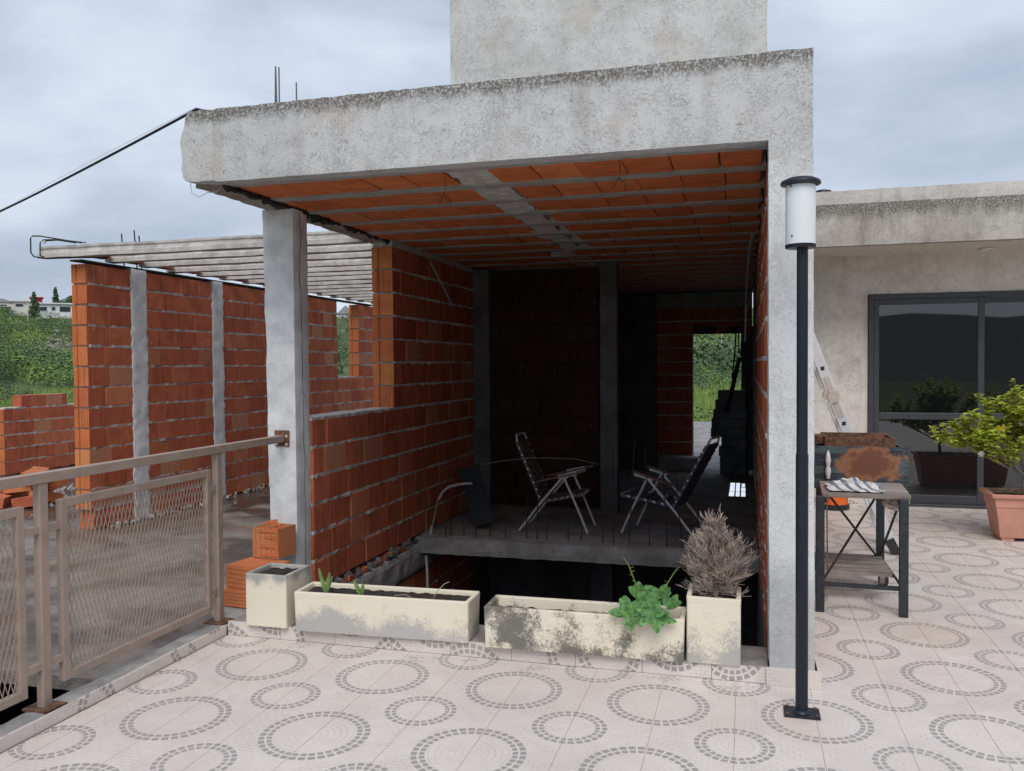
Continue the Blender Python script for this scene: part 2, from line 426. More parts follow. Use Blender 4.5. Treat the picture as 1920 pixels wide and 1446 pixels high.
M['lump'] = m_concrete('mortar_grey', (.50, .475, .45), (.68, .655, .63), .95, 14., .8)
M['joistm'] = m_concrete('joist_concrete', (.33, .315, .30), (.43, .415, .40), .9, 7.)
M['joistl'] = m_concrete('weathered_joist', (.42, .40, .38), (.60, .58, .55), .9, 8.)
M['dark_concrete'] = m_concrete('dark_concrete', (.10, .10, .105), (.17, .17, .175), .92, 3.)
M['floor_in'] = m_concrete('interior_concrete', (.19, .185, .18), (.31, .305, .30), .9, 3.)
M['beamside'] = m_concrete('raw_beam', (.27, .235, .20), (.42, .38, .34), .92, 4., .9)
M['kerb'] = m_concrete('kerb_concrete', (.27, .255, .24), (.44, .42, .40), .95, 5., .9)
M['black'] = simple('flat_black', (.018, .017, .018), .7)
M['clay'] = m_clay('clay_block', [(.43, .108, .055), (.55, .16, .078), (.47, .122, .06), (.59, .20, .10)], (.50, .28, .17))
M['clay_in'] = m_clay('clay_block_inside', [(.43, .108, .055), (.55, .16, .078), (.47, .122, .06), (.59, .20, .10)], (.50, .28, .17), 'x', .35)
M['clay_shaded'] = m_clay('shaded_block', [(.04, .018, .016), (.06, .023, .02)], (.05, .04, .034), 'x', .2)  # darker copy of the clay, shade of the deep room put into the colour
M['clay_end'] = m_clay('clay_block_end', [(.60, .175, .062), (.66, .225, .075), (.52, .14, .06), (.66, .25, .08)], (.60, .25, .11), 'x', .0)
M['clay_ceil'] = m_clay('clay_ceiling_block', [(.64, .17, .062), (.72, .21, .075), (.67, .185, .066), (.74, .23, .085)], (.7, .26, .12), 'y', .1)
M['clay_fresh'] = m_clay('clay_block_fresh', [(.55, .18, .07), (.62, .22, .09)], (.6, .25, .12), 'x', .0)
M['tile'] = m_tile('patterned_tile'); M['skirt'] = m_tile('patterned_skirting', True)
M['grout'] = simple('grout', (.42, .34, .29), .9)
M['wet'] = m_wet_slab()
M['rail'] = simple('rail_paint', (.36, .275, .225), .55, 0, .10, 9)
M['rust'] = simple('rusty_steel', (.16, .08, .05), .85, .2, .5, 30, .3)
M['rebar'] = simple('rebar_steel', (.045, .036, .032), .8, .3, .3, 40)
M['lamp_black'] = simple('lamp_black_paint', (.011, .015, .024), .42, 0, .2, 30, 0, .35)
M['steel'] = simple('dark_painted_steel', (.022, .028, .036), .45, .1, .3, 30)
M['alu'] = simple('aluminium_tube', (.66, .66, .67), .4, .15, .1, 30)
M['ladder'] = simple('pale_aluminium', (.66, .68, .70), .45, .2, .06, 30)
M['pvc'] = simple('grey_conduit', (.42, .42, .43), .5)
M['plastic_black'] = simple('black_plastic', (.02, .02, .022), .45)
M['orange'] = simple('orange_plastic', (.75, .14, .02), .4)
def m_wood():
    m, t, b = material('weathered_wood'); p = t.objc(); x, y, z = t.sep(p); r = t.rnd()
    sv = t.comb(t.m('MULTIPLY', x, 4), t.m('ADD', t.m('MULTIPLY', y, 90), t.m('MULTIPLY', r, 50)), t.m('MULTIPLY', z, 60))
    g = t.noise(sv, 1, 4, .6)
    c = t.mix(t.mr(g, .35, .65), (.20, .175, .155), (.42, .38, .345))
    c = t.mix(t.mr(r, 0., 1., 0, .55), c, (.16, .135, .12))
    t.put(b.inputs['Base Color'], c); b.inputs['Roughness'].default_value = .88; t.put(b.inputs['Normal'], t.bump(g, .4, .006))
    return m
M['oldwood'] = m_wood()
M['armwood'] = simple('brown_wood', (.16, .09, .065), .6, 0, .3, 30)
M['webbing'] = simple('dark_webbing', (.13, .10, .095), .8, 0, .3, 60)
M['webblue'] = simple('navy_webbing', (.09, .10, .16), .7, 0, .3, 60)
M['frame'] = simple('door_frame_grey', (.055, .058, .066), .45, .1, .08, 10)
M['terracotta'] = simple('pink_terracotta', (.56, .27, .20), .6, 0, .1, 5)
M['soil'] = m_concrete('soil', (.03, .026, .022), (.075, .065, .055), .95, 30., 1.)
M['cablegrey'] = simple('weathered_steel', (.13, .135, .15), .6)
M['white'] = simple('white_paint', (.75, .74, .72), .6)
M['blue'] = simple('dark_sheet', (.02, .024, .03), .8)

# ================================================================ the setting
# -------- terrain
def terr(x, y):
    r = math.hypot(x, y); az = math.atan2(-x, y)     # 0 = ahead, + = left
    pts = [(0, -3.2), (22, -3.2), (27, -1.1), (45, -.5), (62, .1), (100, .8), (144, 1.4), (176, 3.7), (224, 10.2), (272, 15.8), (320, 19.5), (370, 21), (450, 16), (560, 0), (800, -12), (4500, -20)]
    for (a, b), (c, d) in zip(pts, pts[1:]):
        if r <= c:
            h = b+(d-b)*(r-a)/(c-a); break
    else: h = -20
    front = max(0, min(1, (2.2-abs(az-.35))/.5))
    base = -3.2-max(0, r-25)*.05 if r < 300 else -17
    h = base+(h-base)*front
    if r > 900:
        ridge = (1-front)*min(1, (r-900)/900)*(118+70*noise.noise(Vector((az*2.2, 3, 0)))+45*noise.noise(Vector((az*6, 8, 0))))
        h += ridge
    if r > 28: h += 1.2*fbm(Vector((x*.03, y*.03, 0)))*min(1, (r-28)/40)
    return h
def build_terrain():
    mb = MB(); rs = [0, 10, 20, 23, 26, 30, 35, 41, 48, 56, 65, 75, 86, 98, 112, 128, 144, 160, 176, 192, 208, 224, 240, 256, 272, 290, 310, 330, 350, 375, 410, 450, 500, 560, 700, 900, 1150, 1400, 1700, 2100, 2800, 4500]
    n = 144
    for r in rs:
        for k in range(n):
            a = 2*PI*k/n; x, y = -r*math.sin(a), r*math.cos(a); mb.v.append((x, y, terr(x, y)))
    for i in range(len(rs)-1):
        for k in range(n): mb.f.append((i*n+k, i*n+(k+1) % n, (i+1)*n+(k+1) % n, (i+1)*n+k))
    m, t, b = material('hillside_ground'); p = t.pos()
    c = t.mix(t.mr(t.noise(p, .09, 5), .35, .65), (.040, .068, .022), (.085, .115, .035))
    c = t.mix(t.mr(t.noise(p, .05, 6, .7), .58, .66, 0, .8), c, (.22, .19, .15))
    d_ = t.new('ShaderNodeVectorMath', operation='LENGTH'); t.put(d_.inputs[0], p)
    c = t.mix(t.mr(d_.outputs['Value'], 700, 1000), c, (.045, .055, .055))  # distance haze put into the colour: far ridges greyed and blued
    t.put(b.inputs['Base Color'], c); b.inputs['Roughness'].default_value = .95
    tag(mb.build('terrain', m, None, True), 'green scrubby ground rising to a hillside', None, None, 'structure')
build_terrain()

# -------- terrace floor
A2 = .70258/2; OX, OY = -1.09916, 3.93888
def in_terrace(x, y):
    if x < -2.97+.1 or y > 10.12: return False
    if y > 4.32 and x < .345+.1: return False
    return x < 8 and y > -4
def build_terrace():
    fl = MB()
    fl.box(-2.985, 8.2, -4.2, 4.32, -.22, -.0022)
    fl.box(.345, 8.2, 4.321, 10.15, -.22, -.0022)
    floor = tag(fl.build('terrace_floor', M['grout']), 'pale terrace floor of mosaic patterned ceramic tiles', None, None, 'structure')
    cells = []
    g = .0011
    for i in range(-6, 28):
        for j in range(-24, 19):
            x0, x1 = OX+i*A2+g, OX+(i+1)*A2-g; y0, y1 = OY+j*A2+g*.4, OY+(j+1)*A2-g*.4
            x0 = max(x0, -2.975)
            if x1-x0 < .03: continue
            regs = []
            if y1 < 4.322: regs.append((x0, x1, y0, y1))
            elif y0 < 4.322:
                if x1 > .36: regs.append((max(x0, -3), x1, y0, y1)) if x0 > .345 else (regs.append((x0, x1, y0, 4.32)), regs.append((.348, x1, 4.3225, y1)))
                else: regs.append((x0, x1, y0, 4.32))
            elif x1 > .375: regs.append((max(x0, .348), x1, y0, min(y1, 10.14)))
            for q in regs:
                if q[3]-q[2] < .02 or q[1] > 8.1: continue
                cells.append(q)
    # rank by nearness inside the picture
    fwx, fwy = -math.sin(.27189), math.cos(.27189)
    def rank(q):
        x, y = (q[0]+q[1])/2, (q[2]+q[3])/2; d = x*fwx+y*fwy; l = x*fwy-y*fwx
        if d < 2.75 or abs(l/d) > .68: return 1e6+math.hypot(x, y)
        if y > 5.4 and x < .7: return 1e4
        return math.hypot(x, y)
    cells.sort(key=rank)
    cache = {}; rg = random.Random(4)
    def tmesh(w, h):
        k = (round(w, 3), round(h, 3))
        if k not in cache:
            mb = MB(); a, b = w/2, h/2; e = .0007
            mb.add([(-a, -b, -.0018), (a, -b, -.0018), (a, b, -.0018), (-a, b, -.0018), (-a, -b, -e*.5), (a, -b, -e*.5), (a, b, -e*.5), (-a, b, -e*.5),
                    (-a+e, -b+e, 0), (a-e, -b+e, 0), (a-e, b-e, 0), (-a+e, b-e, 0)],
                   [(8, 9, 10, 11)]+[(i, (i+1) % 4, 4+(i+1) % 4, 4+i) for i in range(4)]+[(4+i, 4+(i+1) % 4, 8+(i+1) % 4, 8+i) for i in range(4)])
            cache[k] = mb.mesh('tile', M['tile'])
        return cache[k]
    rest = MB()
    for n, q in enumerate(cells):
        cx, cy = (q[0]+q[1])/2, (q[2]+q[3])/2; dz = rg.uniform(-.0002, .0004)
        if n < 300: link('tile', tmesh(q[1]-q[0], q[3]-q[2]), floor, (cx, cy, dz))
        else: rest.add([(q[0], q[2], dz), (q[1], q[2], dz), (q[1], q[3], dz), (q[0], q[3], dz)], [(0, 1, 2, 3)])
    tag(rest.build('tile_field', M['tile'], floor), None, None, None, 'stuff')
build_terrace()

def build_curbs():
    # low curb with tiled face under the planters
    cb = rough_box(-2.985, .11, 4.337, 4.66, -.2, .075, .05, .003, 8, 3)
    curb = tag(cb.build('threshold_curb', M['kerb']), 'low concrete curb with tiled face under the planters', None, None, 'structure')
    rg = random.Random(2); x = -2.975
    while x < .1:
        w = min(.351, .1-x)
        if w > .03:
            mb = MB(); mb.box(x+.001, x+w-.001, 4.322, 4.338, .001, .079+rg.uniform(-.002, .002)); mb.build('skirting_tile', M['skirt'], curb)
        x += .3513
    kb = rough_box(-3.15, -3.0, -3.0, 4.62, -.25, .042, .05, .008, 7, 5)
    kerb = tag(kb.build('edge_kerb', M['kerb']), 'rough concrete kerb along the terrace edge below the railing', None, None, 'structure')
    y = -2.0
    while y < 4.3:
        w = min(.3513, 4.32-y); mb = MB(); mb.box(-2.999, -2.984, y+.001, y+w-.001, .001, .058+rg.uniform(-.002, .002)); mb.build('skirting_tile', M['skirt'], kerb); y += .3513
build_curbs()

def build_slabs():
    def wav(p, n):
        if n.z > .5: p.z += .012*fbm(p*1.3)
        return p
    s = rough_box(-13.5, -3.155, 3.53, 17.0, -.085, -.01, .14, .008, 5, 2, wav)
    tag(s.build('roof_slab', M['wet'], None, True), 'stained rough concrete roof slab with wet patches', None, None, 'structure')
    s2 = rough_box(-9, -3.64, -3, 3.35, -.2, -.012, .2, .01, 5, 6)  # unseen slab added to narrow the void and darken it
    tag(s2.build('void_shade_slab', M['wet'], None, True), 'unseen concrete slab added to keep the void dark', None, None, 'structure')
    f = rough_box(-2.98, .31, 7.26, 13.2, -.16, 0, .06, .012, 6, 8)
    tag(f.build('interior_floor', M['floor_in']), 'dusty concrete floor slab inside the unfinished room', None, None, 'structure')
    r = rough_box(-8, 6, 13.2, 24, -.2, -.02, .25, .02, 3, 4)
    tag(r.build('rear_terrace', M['floor_in']), 'bare concrete terrace behind the far doorway', None, None, 'structure')
    # storey below the stair opening
    lo = MB()
    lo.box(-3.3, .5, 4.5, 13.4, -2.9, -2.75)
    lo.box(-3.2, .11, 4.45, 4.6, -2.75, -.2)
    lo.box(-3.3, -2.99, 4.6, 13.4, -2.75, -.95); lo.box(-3.3, -2.985, 9.0, 13.4, -.949, -.165)
    lo.box(.108, .31, 4.6, 13.4, -2.75, 0)
    lo.box(-2.98, .1, 9.6, 9.8, -2.75, -.165)
    lo.box(-1.52, -1.30, 8.4, 8.62, -2.75, -.165)
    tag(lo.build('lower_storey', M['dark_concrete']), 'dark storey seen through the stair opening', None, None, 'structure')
    sh = MB()  # outer walls added to shut daylight out below the roof slab
    sh.box(-9, -3.2, 7.5, 7.7, -3.2, -.21); sh.box(-9.2, -9, -3, 7.7, -3.2, -.21); sh.box(-9, -3.16, -3, 7.5, -3.3, -3.2); sh.box(-3.3, -3.16, 4.4, 7.5, -3.2, -.26); sh.box(-3.145, -3.02, -3, 4.4, -3.2, -.26); sh.box(-9, -3.15, -3, -2.8, -3.2, -.21)
    tag(sh.build('foundation', M['dark_concrete']), 'dark foundation walls below the terrace edge, outer ones added to shut out light', None, None, 'structure')
build_slabs()

# ================================================================ brick walls
BC = {}
def brick_mesh(L, T, H, var, mat):
    k = (round(L, 2), round(T, 3), round(H, 3), var, mat.name)
    if k in BC: return BC[k]
    L = k[0]; bm = bmesh.new(); bmesh.ops.create_cube(bm, size=1)
    bmesh.ops.scale(bm, vec=(L, T, H), verts=bm.verts)
    bmesh.ops.bevel(bm, geom=list(bm.edges), offset=.0045, segments=1, affect='EDGES')
    rg = random.Random(hash((k[0], var)) % 9999+var)
    for v in bm.verts: v.co += Vector([rg.uniform(-.0022, .0022) for _ in range(3)])
    me = bpy.data.meshes.new('brick'); bm.to_mesh(me); bm.free(); me.materials.append(mat); BC[k] = me
    return me
def endbrick_mesh(L, T, H, var, mat, flip):
    k = ('end', round(L, 2), round(T, 3), round(H, 3), var, flip)
    if k in BC: return BC[k]
    a, b = L/2, T/2; g = T*(.5-.66) if not flip else T*(.5-.34)
    poly = [(-a, -b), (a, -b), (a, b), (-a, b), (-a, g+.011), (-a+.012, g+.007), (-a+.012, g-.007), (-a, g-.011)]
    mb = MB(); mb.prism(poly, -H/2, H/2); me = mb.mesh('end_brick', mat); me.materials.append(M['clay']); BC[k] = me
    for pg in me.polygons:
        if abs(pg.normal.y) > .9 and pg.area > .01: pg.material_index = 1
    return me
def wall(root, axis, t0, t1, z0, n, course, ints, seed, L=.335, mat=None, mort=None, bed=.0175, proud=.010):
    """courses of hollow blocks between t0 and t1, laid along axis; ints(i) -> [(u0, u1, exposed_start)]"""
    rg = random.Random(seed); mat = mat or M['clay']; T = t1-t0; tc = (t0+t1)/2; H = course-bed
    mo = MB()
    def P(u, t, z): return (t, u, z) if axis == 'y' else (u, t, z)
    for i in range(n):
        zb = z0+i*course; zc = zb+H/2
        for (u0, u1, ex) in ints(i):
            u = u0; first = True; off = rg.uniform(.3, 1) if i % 2 else rg.uniform(.45, .8)
            while u < u1-.04:
                if first and ex: l = rg.choice((.17, .23, .29))
                elif first: l = L*off
                else: l = L*rg.uniform(.93, 1.04)
                if u+l > u1-.09: l = u1-u
                gap = rg.choice((.003, .004, .006, .012))
                ll = round(max(.03, l-gap), 2)
                jt = rg.uniform(-.004, .004)
                loc = Vector(P(u+ll/2, tc+jt, zc+rg.uniform(-.0015, .0015)))
                if first and ex:
                    me = endbrick_mesh(ll, T, H, 0, M['clay_end'], axis == 'y'); nm = 'end_brick'
                else:
                    me = brick_mesh(ll, T, H, rg.randrange(4), mat); nm = 'brick'
                o = link(nm, me, root, loc, PI/2 if axis == 'y' else 0)
                if axis == 'y' and nm == 'end_brick': pass
                u += l; first = False
            # inner core closes the dry upright joints
            c0, c1 = u0+.03, u1-.002
            if axis == 'y': mo.box(tc-.01, tc+.01, c0, c1, zb, zb+H)
            else: mo.box(c0, c1, tc-.01, tc+.01, zb, zb+H)
            if i == n-1: continue
            # mortar bed on top of this course
            uu = u0+(.028 if ex else 0); stp = .045; ks = max(2, int((u1-uu)/stp)); ring = []
            for q in range(ks+1):
                s = uu+(u1-uu)*q/ks
                def side(k): return proud*1.6*fbm(Vector((s*9, i*3.7+k*11, seed)))+rg.uniform(-.009, .007)-.0025
                a = t0-side(1); b = t1+side(2); hz = rg.uniform(-.002, .006)
                ring += [P(s, a+.004, zb+H-.005-abs(hz)*.9), P(s, b-.004, zb+H-.005-abs(hz)*.9), P(s, b+.003, zb+course+.002+hz*.7), P(s, a-.003, zb+course+.002+hz*.7)]
            fs = []
            for q in range(ks):
                o = q*4
                for e in range(4): fs.append((o+e, o+(e+1) % 4, o+4+(e+1) % 4, o+4+e))
            fs += [(0, 3, 2, 1), (ks*4, ks*4+1, ks*4+2, ks*4+3)]
            mo.add(ring, fs)
    tag(mo.build('mortar', mort or M['lump'], root), None)

# left interior wall with the opening
w = thing('brick_wall', 'red hollow brick wall with open window gap beside the grey concrete column', 'wall', None, (-3.08, 7, 0))
w.location = (0, 0, 0)
def ia(i):
    if i < 6: return [(5.375, 9.14, False)]
    return [(6.815, 9.14, True)]
wall(w, 'y', -3.175, -2.98, .0, 13, .2045, ia, 11, mat=M['clay_in'])
lm = MB(); rg = random.Random(5)
for k in range(46):   # mortar and broken brick under the wall foot
    y = rg.uniform(5.2, 7.6); s = rg.uniform(.02, .045)
    M4 = Matrix.Translation((-2.975+rg.uniform(-.01, .03), y, -.03+rg.uniform(-.04, .02))) @ Matrix.Rotation(rg.uniform(0, 3), 4, Vector((rg.random(), rg.random(), rg.random())).normalized())
    lm.obox(M4, s, s*rg.uniform(1, 1.8), s*rg.uniform(.6, 1))
tag(lm.build('foot_rubble', M['dark_concrete'], w), None, None, None, 'stuff')
for k in range(9):
    y = 5.5+k*.23+rg.uniform(-.05, .05); me = brick_mesh(.13, .05, .045, k % 4, M['clay_in'])
    o = link('broken_brick', me, w, (-2.985+rg.uniform(-.01, .012), y, -.045+rg.uniform(-.02, .01)), PI/2+rg.uniform(-.3, .3)); o.rotation_euler[1] = rg.uniform(-.3, .3)
q = MB(); q.box(-3.17, -2.99, 6.83, 9.14, 2.642, 2.70); q.build('top_bed', M['lump'], w)
eb = rough_box(-3.18, -2.93, 5.1, 9.1, -.32, -.075, .05, .016, 6, 14)
tag(eb.build('edge_beam', M['concrete'], w), None)
low = thing('lower_brick_wall', 'dim red brick wall below floor level in the stair opening', 'wall')
wall(low, 'y', -3.16, -2.975, -.95, 3, .2045, lambda i: [(4.65, 9.0, False)], 15, mat=M['clay_in'])

# left room wall with two concrete columns
w = thing('brick_wall', 'long red brick wall with two grey concrete columns left of the railing', 'wall')
def ib(i):
    r = [(6.785, 7.405, True), (7.62, 8.79, False), (8.985, 12.0, False)]
    if i < 7: r += [(12.0, 12.75, False), (12.75, 15.2, False)]
    else: r += [(12.75, 15.2, True)]
    if i == 0: r[0] = (6.83, 7.405, True)
    return r
wall(w, 'y', -6.375, -6.2, .0, 13, .2025, ib, 23, proud=.011)
for (a, b, s) in ((7.405, 7.62, 1), (8.79, 8.985, 2)):
    def rag(p, n):
        if abs(n.y) > .5: p.y += .02*fbm(Vector((p.z*14, p.x*5, s*9)))
        return p
    c = rough_box(-6.37, -6.185, a-.012, b+.012, -.02, 2.64, .03, .008, 10, 30+s, rag)
    c.build('concrete_column', M['column'], w, True)
tp = MB(); tp.box(-6.33, -6.19, 6.72, 13.4, 2.634, 2.650)
tp.build('top_strip', M['black'], w)

# right interior wall
w = thing('brick_wall', 'orange red brick wall seen edge on behind the right pillar', 'wall')
wall(w, 'y', .108, .30, .0, 13, .2045, lambda i: [(4.56, 9.4, False)], 37, mat=M['clay_in'], proud=.006)
bb = MB(); bb.box(.118, .305, 4.57, 9.4, 2.65, 2.832); bb.box(.112, .30, 9.4, 13.2, 0, 2.832); bb.build('rear_stretch', M['dark_concrete'], w)
# rear wall inside
w = thing('brick_wall', 'shadowed brick wall at the back of the room behind the left chair', 'wall')
wall(w, 'x', 9.16, 9.33, .0, 13, .2045, lambda i: [(-2.78, -1.56, False)], 41, mat=M['clay_shaded'], mort=M['clay_shaded'])
cp = rough_box(-2.98, -2.79, 9.05, 9.3, 0, 2.68, .08, .004, 6, 3); cp.build('corner_column', M['dark_concrete'], w)
# far wall with doorway
w = thing('brick_wall', 'far brick wall with a bright doorway onto green scrub', 'wall')
def ie(i):
    if i < 10: return [(-1.31, -.765, False)]
    return [(-1.31, .1, False)]
wall(w, 'x', 13.0, 13.18, .0, 12, .2045, ie, 53, mat=M['clay_in'])
q = MB(); q.box(-3.4, .11, 13.0, 13.25, 2.665, 2.84); q.build('wall_head', M['dark_concrete'], w)
q = MB(); q.box(-1.31, .1, 12.98, 13.19, 2.437, 2.666); q.build('lintel', M['concrete'], w)
q = MB(); q.box(-.765, .13, 13.0, 13.18, 2.048, 2.15); q.build('door_head', M['black'], w)
q = MB(); q.box(-.06, .13, 13.0, 13.18, 0, 2.046); q.build('door_jamb', M['dark_concrete'], w)
q = MB(); q.box(-3.4, -1.32, 13.0, 13.2, 0, 2.66); q.build('side_stretch', M['dark_concrete'], w)
q = rough_box(-1.26, -.62, 12.62, 12.98, .0, .2, .06, .008, 7, 5); q.build('concrete_step', M['concrete'], w)
# dark side wall of the back room
q = MB(); q.box(-3.4, -3.18, 9.14, 13.0, 0, 2.84)
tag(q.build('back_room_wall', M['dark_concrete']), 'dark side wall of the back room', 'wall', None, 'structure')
# low wall at far left
w = thing('low_brick_wall', 'low red brick wall at the left edge beyond the slab', 'wall')
wall(w, 'y', -10.88, -10.7, .0, 6, .2, lambda i: [(10.02, 15.0, True)] if i < 5 else ([(10.02, 15.0, True)] if False else [(10.02, 13.5, True)] if i < 5 else [(10.35, 11.25, False)]), 61)

# ================================================================ carport shell
car = thing('carport', 'unfinished grey concrete carport roof with brick ceiling on column and pillar', 'carport')
def fb(p, n):
    e = max(0, 1-(p.x+3.24)/.35)
    if n.x < -.5: p.x += .018*fbm(Vector((p.y*8, p.z*9, 2)))
    if p.x < -3.0 and p.z < 2.73: p.z += .02*e*(1+fbm(p*7))
    if p.x < -3.1:
        k = min(1, max(0, (3.12-p.z)/.43)); p.x -= .03*math.sin(k*PI)-.03*(1-k)**6
    if p.z > 3.08: p.z += .005*fbm(p*18)
    return p
def fp(p, n):
    if p.z > 2.6 and p.x < 0: return fb(p, n)
    if p.z < 2.6: p.x += (.012 if p.x > .2 else .006)*max(0, 1-p.z/2.6)
    if p.z > 3.08: p.z += .005*fbm(p*18)
    return p
vox(lin(-3.22, .108, 150)+lin(.108, .318, 9)[1:], [4.318, 4.35, 4.39, 4.43], lin(.085, 2.69, 110)+lin(2.69, 3.12, 20)[1:], lambda x, z: z > 2.69 or x > .108, .0035, 11, 1, fp).build('front_portal', M['beam'], car, True)
rough_box(.110, .318, 4.431, 4.56, .085, 2.83, .05, .003, 9, 6).build('pillar_back', M['pillar'], car, True)
mb = MB(); mb.box(.10, .358, 4.303, 4.32, .001, .088); mb.build('pillar_skirting', M['skirt'], car)
mb = MB(); mb.box(.342, .358, 4.3205, 4.6, .001, .086); mb.build('pillar_skirting', M['skirt'], car)
def sb(p, n):
    if p.x > -3.1 and p.z < 2.72: p.z += .03*fbm(Vector((p.y*7, 1, 4))); p.x += .025*fbm(Vector((p.y*9, 7, 1)))
    return p
rough_box(-3.235, -3.045, 4.43, 9.3, 2.688, 2.98, .035, .010, 9, 9, sb).build('side_beam', M['beamside'], car, True)
dk = MB(); rg = random.Random(8)
for k in range(60):
    y = 4.45+rg.random()**1.6*2.6; s = rg.uniform(.008, .035)*(1.5 if .5 < (y-4.4) < 1.3 else .8)
    M4 = Matrix.Translation((-3.035+rg.uniform(-.01, .012), y, 2.695+rg.uniform(-.008, .004))) @ Matrix.Rotation(rg.uniform(-.3, .3), 4, 'Z')
    dk.obox(M4 @ Matrix.Rotation(rg.uniform(-.4, .4), 4, 'X'), s*1.2, rg.uniform(.04, .16), s*.8)
tag(dk.build('dark_gaps', M['black'], car), None, None, None, 'stuff')  # black pieces put in for the ragged dark gaps along the side beam
def cl(p, n):
    k = 1-p.z/2.69
    p.x += .035*k if p.x < -3.1 else .004*k
    return p
col = rough_box(-3.24, -2.998, 5.17, 5.375, -.02, 2.69, .035, .007, 7, 12, cl)
col.build('column', M['column'], car, True)
mb = MB(); pts = []
for k in range(40): z = .05+k*.067; pts.append((-2.991, 5.262+.03*fbm(Vector((z*7, 2, 2)))+.012*math.sin(z*2), z))
mb.tube(pts, .0022, 5); mb.build('column_crack', M['dark_concrete'], car)
# ceiling: joists and clay filler blocks
ceil = MB(); ceil.box(-3.2, .31, 4.43, 9.2, 2.83, 2.96); ceil.box(-3.4, .31, 9.2, 13.3, 2.83, 2.96)
ceilo = ceil.build('ceiling_slab', M['dark_concrete'], car)
Yj = [4.43+.045]+[4.965+.4935*k for k in range(17)]
rg = random.Random(6)
jh = []
for k, y in enumerate(Yj):
    wj = .045 if k == 0 else .056
    def jw(p, n):
        if n.z < -.5: p.z += .004*fbm(p*6)
        if abs(n.y) > .5: p.y += .008*fbm(Vector((p.x*4, k*3, 0)))
        return p
    m_ = rough_box(-3.04, .112, y-wj, y+wj, 2.696, 2.83, .06, .003, 8, k, jw)
    m_.build('joist', M['joistm'], ceilo)
ncb = 0
for k in range(len(Yj)-1):
    a = Yj[k]+(.045 if k == 0 else .056); b = Yj[k+1]-.056
    xr = .108-rg.uniform(0, .02)
    x = xr-rg.uniform(.20, .235)
    edges = [xr, x]
    while x > -3.0: x -= .2585+rg.uniform(-.004, .004); edges.append(max(x, -3.04))
    for (x1, x0) in zip(edges, edges[1:]):
        cx = (x0+x1)/2
        lw, lh = x1-x0-rg.choice((.004, .005, .009)), b-a+.004
        if -1.64-.02*k < cx < -1.40-.02*k and k < 9: continue     # poured rib
        zz = 2.703+rg.uniform(-.003, .006)
        me = brick_mesh(max(.04, lw), round(lh, 3), .11, rg.randrange(3), M['clay_ceil'])
        o = link('clay_block', me, ceilo, (cx, (a+b)/2, zz+.055)); ncb += 1
def ribm(p, n):
    p.x += -.02*((p.y-4.5)/.49)+.01*fbm(p*5)
    if n.z < -.5: p.z += .010*fbm(p*9)
    return p
rough_box(-1.66, -1.39, 4.5, 9.4, 2.707, 2.83, .04, .006, 8, 3, ribm).build('poured_rib', M['lump'], ceilo)
# roof top and starter bars
mb = MB(); mb.box(-3.2, .3, 4.43, 13.3, 2.98, 3.02); mb.build('roof_deck', M['kerb'], car)
for (x, dx, h) in ((-3.2, .018, 3.70), (-3.165, -.016, 3.71), (-3.155, .0, 3.70), (-3.02, .0, 3.58)):
    mb = MB(); mb.tube([(x, 5.28, 2.9), (x+dx, 5.28, h)], .005, 6); mb.build('starter_bar', M['cablegrey'], car)
# hanging tie wires under the ceiling
for (x, y) in ((-1.70, 4.66), (-.66, 4.55)):
    mb = MB(); mb.tube([(x, y, 2.71), (x+.01, y-.01, 2.65), (x, y-.02, 2.60), (x-.03, y-.02, 2.545)], .0022, 5)
    mb.tube([(x, y-.02, 2.60), (x+.035, y-.02, 2.575), (x+.04, y-.02, 2.53)], .0022, 5); mb.build('tie_wire', M['rebar'], car)
# central column
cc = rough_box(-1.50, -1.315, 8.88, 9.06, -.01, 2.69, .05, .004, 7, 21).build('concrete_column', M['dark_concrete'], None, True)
tag(cc, 'grey concrete post standing between the two folding chairs', 'column')

# ================================================================ roof tower
tw = rough_box(-2.215, .15, 6.2, 8.4, 3.01, 6.2, .09, .006, 5, 17).build('roof_tower', M['tower'], None, True)
tag(tw, 'tall plain grey plaster tower rising above the carport roof', 'tower')

# ================================================================ house on the right
h = thing('house', 'pale plastered house wall with overhanging parapet roof and glass door', 'house')
mb = MB()
mb.box(.31, 1.325, 10.15, 10.35, 0, 2.80); mb.box(1.325, 3.65, 10.15, 10.35, 2.36, 2.80); mb.box(3.65, 8, 10.15, 10.35, 0, 2.80)
mb.build('wall', M['house'], h)
mb = MB(); mb.box(.312, 8, 9.215, 10.15, 2.798, 2.86); sf = mb.build('soffit', simple('soffit_paint', (.74, .69, .61), .8), h)
rough_box(.312, 8, 9.2, 9.32, 2.79, 3.22, .06, .004, 8, 4).build('fascia', M['fascia'], h)
rough_box(.312, 8, 9.24, 9.4, 3.22, 3.365, .06, .004, 8, 9).build('parapet', M['parapet'], h)
mb = MB(); mb.box(.312, 8, 9.4, 14, 2.9, 3.1); mb.build('roof', M['kerb'], h)
mb = MB(); mb.lathe(2.47, 9.93, [(.05, 2.797), (.085, 2.797), (.09, 2.788), (.075, 2.775), (.055, 2.78), (.05, 2.792)], 24)
mb.build('ceiling_light', M['white'], h, True)
mb = MB(); mb.lathe(.80, 9.62, [(.07, 3.30), (.07, 3.40), (.10, 3.41), (.09, 3.44), (.04, 3.455)], 20); mb.build('vent_cap', M['lamp_black'], h, True)
mb = MB(); mb.box(.312, 1.32, 10.137, 10.149, .002, .085); mb.build('skirting', M['skirt'], h)
gd = thing('glass_door', 'dark grey aluminium sliding glass door reflecting the hills', 'door')
mb = MB(); F = M['frame']
y0, y1 = 10.12, 10.2
